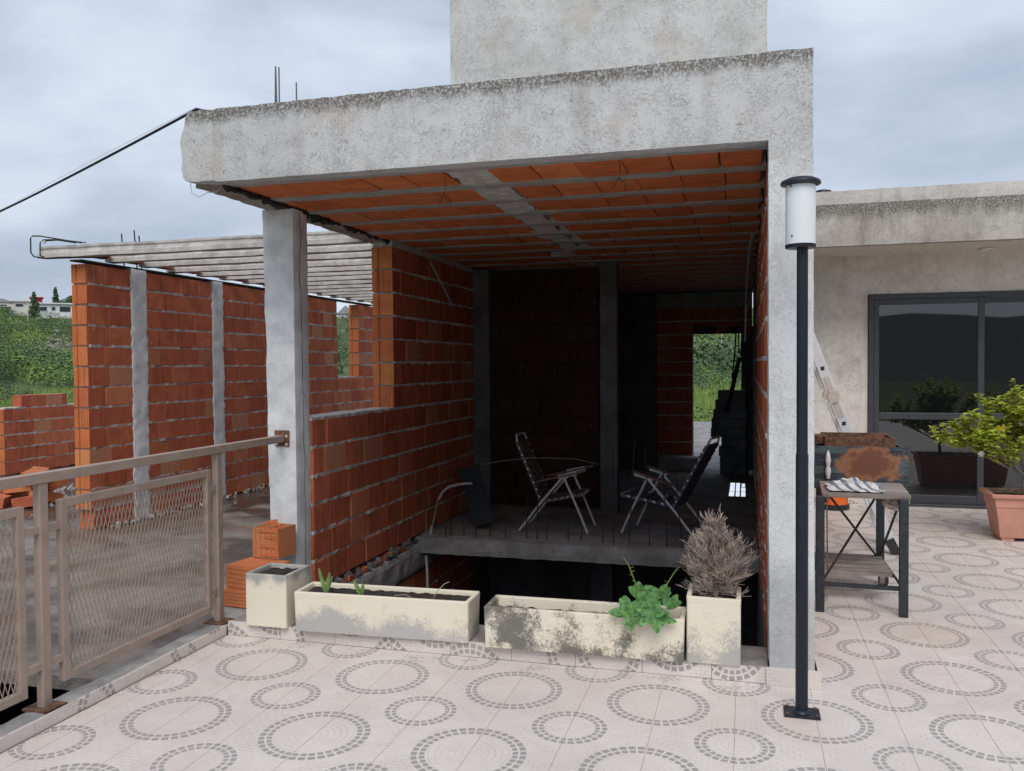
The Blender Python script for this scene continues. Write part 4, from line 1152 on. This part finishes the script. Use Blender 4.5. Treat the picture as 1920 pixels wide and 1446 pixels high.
wh = mb.build('wheel', M['oldwood'], gc)
mb = MB(); mb.add([(.96, 6.47+a*1.06, .055+b*1.06) for a, b in pts]+[(.982, 6.47+a*1.06, .055+b*1.06) for a, b in pts], [tuple(range(19, -1, -1)), tuple(range(20, 40))]+[(i, (i+1) % 20, 20+(i+1) % 20, 20+i) for i in range(20)]); mb.build('tyre', M['plastic_black'], wh)
m, t, b = material('burnt_blue_steel'); p = t.pos(); x, y, z = t.sep(p)
sv = t.comb(t.m('MULTIPLY', x, 3), y, t.m('MULTIPLY', z, 26))
pn = t.noise(sv, 1, 5, .7)
colp = t.mix(t.mr(pn, .42, .62), (.018, .026, .038), (.07, .10, .105))
d = t.m('SQRT', t.m('ADD', t.m('POWER', t.m('DIVIDE', t.m('SUBTRACT', x, .85), .215), 2.), t.m('POWER', t.m('DIVIDE', t.m('SUBTRACT', z, .88), .13), 2.)))
dd = t.m('ADD', d, t.m('MULTIPLY', t.m('SUBTRACT', t.noise(p, 11, 6, .7), .5), 1.7))
colp = t.mix(t.mr(dd, .82, 1.12, .85, 0), colp, (.36, .15, .06))
colp = t.mix(t.mr(dd, .55, .95, .85, 0), colp, (.13, .045, .028))
t.put(b.inputs['Base Color'], colp); b.inputs['Roughness'].default_value = .7
t.put(b.inputs['Normal'], t.bump(pn, .3, .004))
mb = MB(); mb.box(.478, 1.095, 6.34, 6.355, .70, 1.004); mb.box(.478, .50, 6.356, 6.95, .70, .99); mb.box(1.075, 1.094, 6.356, 6.95, .70, .99); mb.box(.501, 1.074, 6.93, 6.95, .70, 1.0); mb.box(.501, 1.074, 6.356, 6.93, .70, .715)
mb.build('fire_box', m, gc)
mb = MB(); mb.box(.56, 1.04, 6.5, 6.52, .93, 1.055); mb.box(.56, 1.04, 6.88, 6.9, .93, 1.06); mb.box(.56, .575, 6.521, 6.879, .93, 1.058); mb.box(1.025, 1.04, 6.521, 6.879, .93, 1.05); mb.box(.50, .56, 6.6, 6.8, 1.0, 1.055)
mb.build('tray', M['rust'], gc)
mb = MB(); mb.lathe(.566, 6.315, [(.006, .975), (.008, .96), (.012, .955), (.016, .93), (.02, .905), (.017, .88), (.012, .862), (.018, .845), (.02, .82), (.014, .79), (.012, .775)], 14); mb.build('hanging_handle', M['alu'], gc, True)

m, t, b = material('striped_cloth'); p = t.objc(); x, y, z = t.sep(p)
st = t.mr(t.m('ABSOLUTE', t.m('SUBTRACT', t.m('FRACT', t.m('MULTIPLY', t.m('ADD', x, t.m('MULTIPLY', y, .5)), 13.)), .5)), .30, .33)
st2 = t.mr(t.m('ABSOLUTE', t.m('SUBTRACT', t.m('FRACT', t.m('MULTIPLY', t.m('SUBTRACT', y, t.m('MULTIPLY', x, .3)), 11.)), .5)), .36, .39)
cl_ = t.mix(t.m('MULTIPLY', st, .85), (.62, .60, .58), (.05, .075, .13)); cl_ = t.mix(t.m('MULTIPLY', st2, .5), cl_, (.30, .33, .38))
t.put(b.inputs['Base Color'], cl_); b.inputs['Roughness'].default_value = .9
mb = MB(); n = 30
for i in range(n+1):
    for j in range(n+1):
        u, v = i/n, j/n; x = .475+.37*u; y = 5.72+.30*v
        zz = .775+.045*max(0, fbm(Vector((u*3, v*3, 1))))+.03*math.exp(-((u-.22)**2+(v-.4)**2)*16)+.035*math.exp(-((u-.6)**2+(v-.5)**2)*14)
        edge = abs(fbm(Vector((u*2, v*2, 9))))
        x += .03*fbm(Vector((v*4, u*2, 3))); y += .03*fbm(Vector((u*4, v*2, 5)))
        if u < .1: zz -= (.1-u)*.9; x += .02
        mb.v.append((x, y, zz))
for i in range(n):
    for j in range(n): a = i*(n+1)+j; mb.f.append((a, a+n+1, a+n+2, a+1))
o = mb.build('cloth', m, None, True); md = o.modifiers.new('solid', 'SOLIDIFY'); md.thickness = .003
tag(o, 'crumpled white and navy striped cloth on the slatted grill shelf', 'cloth')
# rag under the shelf
mb = MB(); n = 10
for i in range(n+1):
    for j in range(n+1): u, v = i/n, j/n; mb.v.append((.84+.16*u+.02*fbm(Vector((u*3, v*3, 2))), 5.76+.03*fbm(Vector((u*5, v*4, 7))), .742-.085*v*math.sin(PI*(.15+.7*u))+.008*fbm(Vector((u*6, v*6, 1)))))
for i in range(n):
    for j in range(n): a = i*(n+1)+j; mb.f.append((a, a+n+1, a+n+2, a+1))
o = mb.build('rag', simple('beige_rag', (.48, .42, .36), .95), None, True); md = o.modifiers.new('solid', 'SOLIDIFY'); md.thickness = .004
tag(o, 'beige rag hanging below the right end of the grill shelf', 'cloth')

# ladder
ld = thing('ladder', 'pale aluminium folding ladder leaning on the side of the carport', 'ladder')
def lpnt(k, y): return Vector((1.19-.655*k, y, .02+1.78*k))     # k = 0 foot, 1 = upper
for y in (7.52, 7.95):
    mb = MB(); mb.bar(lpnt(.03, y), lpnt(.69, y), .03, .085, (0, 1, 0) if False else (1, 0, .3)); bevel(mb.build('lower_rail', M['ladder'], ld), .004)
    mb = MB(); mb.bar(lpnt(.76, y), lpnt(1.32, y), .03, .085, (1, 0, .3)); bevel(mb.build('upper_rail', M['ladder'], ld), .004)
    c = lpnt(.725, y); mb = MB(); pts = [(.05*math.cos(2*PI*k/20), .05*math.sin(2*PI*k/20)) for k in range(20)]
    mb.add([(c.x+a, y-.03, c.z+b) for a, b in pts]+[(c.x+a, y+.03, c.z+b) for a, b in pts], [tuple(range(20)), tuple(range(39, 19, -1))]+[(i, 20+i, 20+(i+1) % 20, (i+1) % 20) for i in range(20)])
    mb.bar(lpnt(.63, y-.003), lpnt(.82, y-.003), .033, .045, (1, 0, .3))
    mb.build('hinge', simple('hinge_cream', (.55, .50, .44), .5, .2), ld)
    f = lpnt(0.0, y); mb = MB(); mb.bar(f+Vector((.02, 0, -.015)), lpnt(.06, y), .05, .075, (1, 0, .3)); mb.build('rubber_foot', M['plastic_black'], ld)
    for k in (.16, .32, .48, .60, .86, 1.0, 1.15):
        c = lpnt(k, y); mb = MB(); mb.bar(c+Vector((0, -.019, 0)), c+Vector((0, -.012, 0)), .03, .03); mb.build('rung_end', M['plastic_black'], ld)
for k in (.16, .32, .48, .60, .86, 1.0, 1.15):
    mb = MB(); mb.bar(lpnt(k, 7.536), lpnt(k, 7.934), .03, .03); mb.build('rung', M['ladder'], ld)

oc = thing('canister', 'orange canister with black base standing by the house wall', 'canister')
mb = MB(); mb.lathe(.93, 9.75, [(.15, .003), (.165, .01), (.165, .055), (.15, .06)], 28); mb.build('base', M['plastic_black'], oc, True)
mb = MB(); mb.lathe(.93, 9.75, [(.15, .058), (.15, .10), (.14, .20), (.125, .29), (.08, .33)], 28); mb.build('body', M['orange'], oc, True)
mb = MB(); mb.box(1.03, 1.12, 9.70, 9.80, .19, .25); bevel(mb.build('outlet', M['plastic_black'], oc), .008)

# ================================================================ potted bush
pt = thing('plant_pot', 'pink terracotta rectangular trough pot before the glass door', 'pot')
mb = MB()
def rect(w, d, z, cx=2.66, cy=8.46): return [(cx-w, cy-d, z), (cx+w, cy-d, z), (cx+w, cy+d, z), (cx-w, cy+d, z)]
loops = [rect(.475, .15, .03), rect(.515, .185, .30), rect(.522, .192, .305), rect(.53, .198, .385), rect(.555, .222, .39), rect(.56, .226, .42), rect(.55, .216, .425), rect(.52, .19, .42), rect(.51, .18, .37)]
for l in loops: mb.v += l
for i in range(len(loops)-1):
    for q in range(4): mb.f.append((i*4+q, i*4+(q+1) % 4, (i+1)*4+(q+1) % 4, (i+1)*4+q))
mb.f.append((3, 2, 1, 0))
bevel(mb.build('trough', M['terracotta'], pt), .008, 2)
for (a, b) in ((2.20, 2.30), (3.02, 3.11)):
    q = MB(); q.box(a, b, 8.32, 8.60, .001, .031); q.build('foot', M['terracotta'], pt)
q = MB(); q.box(2.165, 3.155, 8.29, 8.63, .33, .385); q.build('soil', M['soil'], pt)
def bush():
    o = thing('potted_bush', 'spreading bush with lime green leaves and white flowers in the pink trough', 'plant'); rg = random.Random(77)
    br = MB(); lv = MB(); tips = []
    def grow(p, d, L, r, lev):
        p = Vector(p); d = Vector(d).normalized(); pts = [p]; k = 5
        for i in range(k):
            d = (d+Vector((rg.uniform(-.2, .2), rg.uniform(-.2, .2), rg.uniform(-.12, .20)))).normalized()
            p = p+d*(L/k); pts.append(p)
        br.tube(pts, r, 5, r*.55, False)
        if lev >= 2: tips.append((pts, d))
        elif lev == 1: tips.append((pts[3:], d))
        if lev < 4:
            for q in range(3 if lev else 2):
                i = rg.randint(2, k); a = rg.uniform(-.9, .9)
                dd = d+Vector((rg.uniform(-.75, .75), rg.uniform(-.75, .75), rg.uniform(-.25, .6)))
                grow(pts[i], dd, L*rg.uniform(.5, .72), r*.6, lev+1)
    base = Vector((2.42, 8.44, .38))
    br.tube([base, base+Vector((-.01, 0, .12)), base+Vector((0, 0, .2))], .022, 8, .018)
    s = base+Vector((0, 0, .19))
    for d, L in (((-.95, -.05, .42), .50), ((-.7, .1, .60), .48), ((-.35, .0, .9), .42), ((.3, .05, .9), .45), ((.8, -.05, .6), .55), ((.9, .2, .45), .5), ((0.05, -.25, .8), .42), ((-.55, -.15, .55), .42), ((-.2, -.15, .75), .36), ((-.15, .2, .7), .44), ((.45, -.2, .7), .42), ((-.8, .15, .35), .40)):
        grow(s, d, L, .011, 1)
    br.build('branches', simple('bush_bark', (.22, .19, .165), .85, 0, .25, 40), o, True)
    for pts, d in tips:
        for k in range(rg.randint(11, 18)):
            i = rg.randint(1, len(pts)-1); p = pts[i].lerp(pts[i-1], rg.random())
            if p.x < 1.64 or p.z > 1.2 and rg.random() < .6: continue
            a = rg.uniform(0, 2*PI)
            leafblade(lv, p, (math.cos(a), math.sin(a), rg.uniform(-.2, .9)), (rg.uniform(-.3, .3), rg.uniform(-.3, .3), 1), rg.uniform(.042, .07), rg.uniform(.028, .042), .2, 3, .25)
    lv.build('leaves', m_leaf('lime_leaf', (.44, .53, .06), (.64, .70, .14), 18, .5), o)
    fl = MB()
    for (x, y, z) in ((2.02, 8.28, .78), (2.33, 8.26, 1.06), (2.55, 8.25, .95)):
        for k in range(6): a = k*PI/3; leafblade(fl, (x, y, z), (math.cos(a), -.35, math.sin(a)), (0, -1, 0), .03, .018, .1, 3, .2)
    fl.build('flowers', simple('white_petals', (.75, .74, .66), .6), o)
    yl = MB()
    for (x, y, z) in ((2.16, 8.30, 1.0), (2.20, 8.30, 1.01)):
        for k in range(4): a = k*1.6; leafblade(yl, (x, y, z), (math.cos(a), -.35, math.sin(a)), (0, -1, 0), .04, .028, .1, 3, .2)
    yl.build('yellow_leaves', m_leaf('yellow_leaf', (.6, .5, .05), (.7, .6, .08)), o)
    cv = MB()
    for k in range(170):
        x, y = rg.uniform(2.17, 3.14), rg.uniform(8.30, 8.62); a = rg.uniform(0, 6.3)
        leafblade(cv, (x, y, .40+rg.uniform(0, .06)), (math.cos(a), math.sin(a), .2), (0, 0, 1), .04, .036, .3, 3, .1)
    tag(cv.build('clover', m_leaf('clover_green', (.04, .11, .03), (.08, .2, .06), 30), None), 'low clover covering the soil of the pink trough', 'plant', None, 'stuff')
bush()

# ================================================================ cable
mb = MB(); pts = []
A = Vector((-3.19, 4.40, 3.155)); B = Vector((-9.6, 7.6, 2.94)); k = 30
C0 = Vector((-3.10, 4.46, 3.14))
pts = [C0, A]
for i in range(1, k+1):
    q = i/k; p = A.lerp(B, q); p.z -= .05*math.sin(PI*q); pts.append(p)
mb.tube(pts, .0085, 8)
tag(mb.build('overhead_cable', simple('cable_grey', (.035, .04, .05), .9, 0, .1, 20, 0, .1), None, True), 'thick dark cable running from the beam corner to the left', 'cable')
mb = MB(); mb.tube([p+Vector((0, 0, .012+.02*math.sin(min(PI, i*.22)))) for i, p in enumerate(pts[1:])], .0012, 5)
tag(mb.build('thin_wire', M['pvc']), 'thin pale wire following the thick cable', 'wire')
mb = MB(); mb.tube([(-3.2, 4.34, 2.70), (-3.19, 4.34, 2.64), (-3.15, 4.35, 2.615), (-3.10, 4.36, 2.64), (-3.05, 4.38, 2.645), (-3.03, 4.42, 2.69)], .0025, 5)
tag(mb.build('loose_wire', M['pvc']), 'loose thin wire hanging under the left corner of the beam', 'wire')

# ================================================================ rubble on the slab
rg = random.Random(19)
spots = [(-8.35, 7.75, 0), (-8.0, 8.05, 0), (-8.5, 8.2, 0), (-7.95, 7.75, 0), (-8.25, 7.95, .13), (-8.1, 8.25, .13), (-8.45, 7.95, .14), (-8.2, 8.15, .26), (-8.0, 7.95, .25)]
for i, (x, y, z) in enumerate(spots):
    o = link('fallen_brick', brick_mesh(.32, .18, .12, i % 4, M['clay_fresh'] if i % 3 else M['clay']), None, (x, y, z+.065), rg.uniform(0, 3)); o.rotation_euler[0] = rg.uniform(-.3, .3); o.rotation_euler[1] = rg.uniform(-.25, .25)
    tag(o, ('front left brick at the foot of', 'right brick lying flat in', 'rear left brick at the foot of', 'front right brick at the foot of', 'middle brick resting on the lower bricks of', 'rear right brick on the second layer of', 'left brick on the second layer of', 'topmost brick of', 'right upper brick of')[i]+' the rubble heap behind the railing', 'brick', 'rubble heap on the slab')
dm = MB()
for k in range(90):
    M4 = Matrix.Translation((-8.2+rg.gauss(0, .55), 8.6+rg.gauss(0, .6), .0+rg.random()*.05)) @ Matrix.Rotation(rg.uniform(0, 3), 4, Vector((rg.random(), rg.random(), rg.random()+.1)).normalized())
    s = rg.uniform(.015, .06); dm.obox(M4, s, s*1.4, s*.6)
for k in range(160):
    M4 = Matrix.Translation((-6.13+abs(rg.gauss(0, .12)), rg.uniform(6.9, 13), .01+rg.random()*.03)) @ Matrix.Rotation(rg.uniform(0, 3), 4, Vector((rg.random(), rg.random(), rg.random()+.1)).normalized())
    s = rg.uniform(.008, .035); dm.obox(M4, s, s*1.4, s*.6)
tag(dm.build('debris', M['kerb']), 'small mortar debris scattered on the roof slab', 'debris', None, 'stuff')

# ================================================================ hillside: vegetation, houses, trees, poles
def foliage_mesh(clumps, seed, name, leafs, mat_fn=None):
    rg = random.Random(seed); mb = MB(); tint = []
    for cl in clumps:
        x, y, z, r, tn, lsz = cl[:6]; nl = cl[6] if len(cl) > 6 else leafs
        for k in range(nl):
            while True:
                a = Vector((rg.uniform(-1, 1), rg.uniform(-1, 1), rg.uniform(-.25, 1)))
                if .72 < a.length < 1: break
            lump = 1+.25*noise.noise(a*2.3+Vector((x, y, z)))
            c = Vector((x, y, z))+Vector((a.x*r, a.y*r, a.z*r*.85))*lump
            d = (a+Vector((rg.uniform(-.35, .35), rg.uniform(-.35, .35), rg.uniform(-.3, .3)))).normalized()
            s = d.cross(Vector((rg.uniform(-1, 1), rg.uniform(-1, 1), rg.uniform(-1, 1)))).normalized(); u = s.cross(d)
            l = lsz*rg.uniform(.6, 1.3)
            mb.add([c-s*l*.5, c+u*l*.35, c+s*l*.5, c-u*l*.35], [(0, 1, 2, 3)])
            tint.append(tn+rg.uniform(-.08, .08))
    me = mb.mesh(name, None)
    at = me.attributes.new('tint', 'FLOAT', 'FACE'); at.data.foreach_set('value', tint)
    return me
m_veg, t, b = material('scrub_foliage')
at = t.new('ShaderNodeAttribute', attribute_name='tint'); rp = t.new('ShaderNodeValToRGB'); el = rp.color_ramp.elements
el[0].color = (.06, .095, .05, 1); el[1].color = (.30, .38, .08, 1)
for ps, c in ((.3, (.095, .145, .07)), (.5, (.13, .20, .075)), (.75, (.20, .30, .075))): e = el.new(ps); e.color = (*c, 1)
t.put(rp.inputs[0], at.outputs['Fac']); t.put(b.inputs['Base Color'], rp.outputs[0]); b.inputs['Roughness'].default_value = .8; b.inputs['Specular IOR Level'].default_value = .15
rg = random.Random(55); cl_ = []
def sector(n, a0, a1, r0, r1, rad, lsz, nl=270, bias=1.):
    for k in range(n):
        az = R(rg.uniform(a0, a1)); r = r0+(r1-r0)*rg.random()**bias; x, y = -r*math.sin(az), r*math.cos(az)
        tn = .42+.3*noise.noise(Vector((x*.05, y*.05, 5)))+rg.choice((-.30, -.2, -.08, 0, .05, .15, .32))
        if noise.noise(Vector((x*.045, y*.045, 31))) > .42: continue
        rr = rad*rg.uniform(.55, 1.35); cl_.append((x, y, terr(x, y)+rr*.1, rr, tn, lsz, nl))
sector(55, 33, 57, 40, 66, 1.2, .13, 600)
sector(210, 33, 57, 64, 150, 2.6, .20, 700)
sector(300, 33, 57, 145, 250, 3.6, .30, 480)
sector(110, 30, 60, 245, 350, 1.5, .35, 160)
sector(110, 16, 30, 80, 320, 3.4, .42, 260)
sector(330, -6, 12, 27, 75, .85, .12, 380)
sector(220, -6, 14, 70, 330, 3.8, .40, 330)
sector(70, -25, -6, 40, 250, 3., .6, 200)
me = foliage_mesh(cl_, 5, 'scrub', 270); me.materials.append(m_veg)
tag(link('scrub', me), 'dense green scrub and bushes covering the hillside', 'bushes', None, 'stuff')
# tall bright grass near the low wall and beyond the rear terrace
gr = MB(); tn = []
def grass(n, a0, a1, r0, r1, h):
    for k in range(n):
        az = R(rg.uniform(a0, a1)); r = rg.uniform(r0, r1); x, y = -r*math.sin(az), r*math.cos(az); z = terr(x, y)
        hh = h*rg.uniform(.5, 1.3); dx, dy = rg.uniform(-.35, .35)*hh, rg.uniform(-.35, .35)*hh; w = .035*hh+.012
        gr.add([(x-w, y, z-.1), (x+w, y, z-.1), (x+dx, y+dy, z+hh)], [(0, 1, 2)]); tn.append(rg.uniform(.55, .95))
grass(9000, -4, 12, 25.5, 45, .75); grass(9000, 36, 58, 34, 60, .8)
me = gr.mesh('tall_grass', m_veg); a_ = me.attributes.new('tint', 'FLOAT', 'FACE'); a_.data.foreach_set('value', tn)
tag(link('tall_grass', me), 'bright green tall grass in front of the scrub', 'grass', None, 'stuff')
# rocky outcrop
rk = MB()
for k in range(210):
    e_ = rg.gauss(0, 8); x, y = -124-e_*.7+rg.gauss(0, 2), 128+e_*.7+rg.gauss(0, 2); s = rg.uniform(.2, .75)
    M4 = Matrix.Translation((x, y, terr(x, y)+s*.4+rg.random()*1.9)) @ Matrix.Rotation(rg.uniform(0, 3), 4, Vector((rg.random(), rg.random(), rg.random()+.1)).normalized()); rk.obox(M4, s*1.7, s, s*.45)
tag(rk.build('rock_outcrop', m_concrete('pale_rock', (.20, .18, .155), (.34, .31, .28), .95, .8, 1.)), 'pale rocky outcrop among the bushes', 'rocks', None, 'stuff')

def tree(name, label, x, y, H, rad, kind, tn, group=None, z=None):
    z = 1.6+(z-1.6)*1.6; x *= 1.6; y *= 1.6; o = thing(name, label, 'tree', group, (x, y, z)); rg = random.Random(int(abs(x*7+y)))
    mb = MB(); mb.tube([(0, 0, -.5), (0, 0, H*.4), (.1, 0, H*.92)], H*.022, 7, H*.006); mb.build('trunk', simple('bark', (.12, .09, .07), .9) if 'bark' not in bpy.data.materials else bpy.data.materials['bark'], o)
    cs = []
    n = 26
    for k in range(n):
        q = (k+.5)/n; h = H*(.12+.88*q)
        w = rad*(1-q)**.8 if kind == 'cone' else rad*math.sin(PI*min(.98, .12+q*.86))**.7
        for e in range(3):
            a = rg.uniform(0, 6.3); d = w*rg.uniform(.2, .75); cs.append((d*math.cos(a), d*math.sin(a), h, max(.3, w*.55), tn+rg.uniform(-.08, .08), .45))
    me = foliage_mesh(cs, 7, 'crown', 26); me.materials.append(m_veg); link('crown', me, o)
tree('conifer_tree', 'dark bushy conifer standing left of the white house on the hill', -113.5, 112.7, 7.6, 1.9, 'cone', .12, z=9.4)
tree('poplar_tree', 'slender tall tree rising above the hilltop houses', -137.5, 142.0, 9.0, 1.0, 'col', .15, z=12.6)
tree('round_tree', 'rounded green tree below the pale house at the left edge', -120.0, 112.5, 3.6, 2.2, 'col', .42, z=9.6)
tree('round_tree', 'dark tree beside the gabled house seen through the brick gap', -92.5, 176.5, 7.5, 1.8, 'cone', .12, z=11.0)
tree('round_tree', 'dark tree right of the slender tree on the hilltop', -129.5, 137.5, 4.6, 1.6, 'col', .2, z=13.0)

wmat = {}
def paint(c):
    k = tuple(c)
    if k not in wmat: wmat[k] = simple('house_paint', c, .8, 0, .08, 1.)
    return wmat[k]
def house(label, x, y, wd, dp, ht, col, roof, wins, z=None, roofcol=(.25, .12, .09), balcony=False):
    x *= 1.6; y *= 1.6; az = math.atan2(-x, y); zz = 2.6+(z-1.6)*1.6; wd *= 1.45; wins = [(a*1.45, b, c*1.3, d) for a, b, c, d in wins]
    o = thing('hill_house', label, 'house', 'houses on the hillside', (x, y, zz), az)
    mb = MB(); mb.box(-wd/2, wd/2, 0, dp, -6, ht); wl = mb.build('wall', paint(col), o)
    mb = MB()
    if roof == 'flat': mb.box(-wd/2-.35, wd/2+.35, -.6, dp+.3, ht, ht+.35); rm = paint(col)
    elif roof == 'gable':
        r_ = wd*.55; mb.add([(-wd/2-.4, -.4, ht), (wd/2+.4, -.4, ht), (0, -.4, ht+r_), (-wd/2-.4, dp+.4, ht), (wd/2+.4, dp+.4, ht), (0, dp+.4, ht+r_)], [(0, 1, 2), (5, 4, 3), (0, 2, 5, 3), (1, 4, 5, 2), (0, 3, 4, 1)]); rm = paint(roofcol)
    else:
        r_ = ht*.45; mb.add([(-wd/2-.4, -.4, ht), (wd/2+.4, -.4, ht), (wd/2+.4, dp+.4, ht), (-wd/2-.4, dp+.4, ht), (-wd/4, dp/2, ht+r_), (wd/4, dp/2, ht+r_)], [(0, 1, 5, 4), (1, 2, 5), (2, 3, 4, 5), (3, 0, 4), (0, 3, 2, 1)]); rm = paint(roofcol)
    mb.build('roof', rm, o)
    for (cx, cz, w_, h_) in wins:
        q = MB(); q.box(cx-w_/2, cx+w_/2, -.06, .02, cz-h_/2, cz+h_/2); f = q.build('window', paint((.6, .6, .58)), o)
        q = MB(); q.box(cx-w_/2+.1, cx+w_/2-.1, -.10, -.061, cz-h_/2+.1, cz+h_/2-.1); q.build('pane', paint((.03, .035, .045)), f)
    if balcony:
        q = MB(); q.box(-wd/2, wd/2, -1.2, -.07, ht*.45, ht*.45+.2); q.build('balcony', paint(col), o)
house('wide white flat roofed house with dark windows on the hilltop', -118.4, 122.0, 6.6, 6, 3.4, (.74, .75, .76), 'flat', ((-2.0, 2.0, 1.6, 1.2), (-.2, 2.1, .8, 1.1), (1.8, 2.0, 2.2, 1.6)), 10.2)
house('pale house with balcony at the left edge of the hilltop', -128.5, 119.2, 5.2, 6, 2.6, (.52, .52, .52), 'hip', ((-1.4, 1.4, 1.4, 1.0), (1.3, 1.4, 1.4, 1.0)), 11.2, (.18, .18, .19), True)
house('small cream house with grey roof left of the dark conifer', -129.5, 125.2, 4.6, 5, 2.4, (.70, .67, .60), 'flat', ((0, 1.3, 1.6, .9),), 11.8)
house('low tiled cottage half hidden in bushes below the hilltop', -113.5, 102, 4.8, 5, 2.3, (.42, .36, .30), 'hip', ((1, 1.2, .8, .9),), 8.3, (.26, .20, .16))
house('hilltop building with a red painted upper block', -134.6, 134.2, 2.2, 5, 4.4, (.46, .05, .07), 'flat', ((0, 1.2, 1.4, 1.0),), 12.0)
house('grey roofed house at the right end of the hilltop row', -136.2, 144.3, 4.4, 6, 3.0, (.40, .41, .42), 'hip', ((0, 1.4, 1.2, 1.0),), 12.9, (.16, .17, .18))
house('steep gabled whitish house seen through the brick gap', -90.2, 178.8, 4.0, 6, 2.8, (.52, .53, .54), 'gable', ((-.8, 1.5, .8, 1.0), (.8, 1.5, .8, 1.0)), 11.4, (.30, .31, .33))
house('pink house below the gabled one in the brick gap', -85.6, 169.3, 4.2, 5, 3.2, (.52, .29, .25), 'flat', ((-1.0, 2.0, 1.0, 1.0), (1.0, 2.0, 1.0, 1.0)), 8.4)
house('ochre house with dark roof lowest in the brick gap', -81.2, 160.6, 3.6, 5, 2.2, (.50, .36, .16), 'gable', ((0, 1.1, 1.0, .8),), 6.6, (.12, .11, .12))
house('low grey shed roof among trees in the brick gap', -54.4, 107.0, 3.4, 4, 1.6, (.35, .37, .37), 'hip', ((0, .9, .8, .6),), 2.2, (.30, .33, .34))
house('white low building beyond the meadow in the far doorway', -.6, 96, 3.0, 3, 1.2, (.58, .55, .52), 'hip', ((0, .6, .8, .5),), 1.9, (.42, .28, .24))
for i, (x, y, h_) in enumerate(((-8.2, 143.9, 5.0), (-3.4, 128.0, 4.8), (-160, 157, 6.5))):
    z = terr(x, y); mb = MB(); mb.tube([(x, y, z-.3), (x, y, z+h_)], .09, 7, .07)
    tag(mb.build('utility_pole', paint((.55, .54, .50))), ('pale pole at the left side of the far doorway view', 'pale pole in the middle of the far doorway view', 'slim pole on the hillside left of the brick wall')[i], 'pole', 'poles on the hillside')
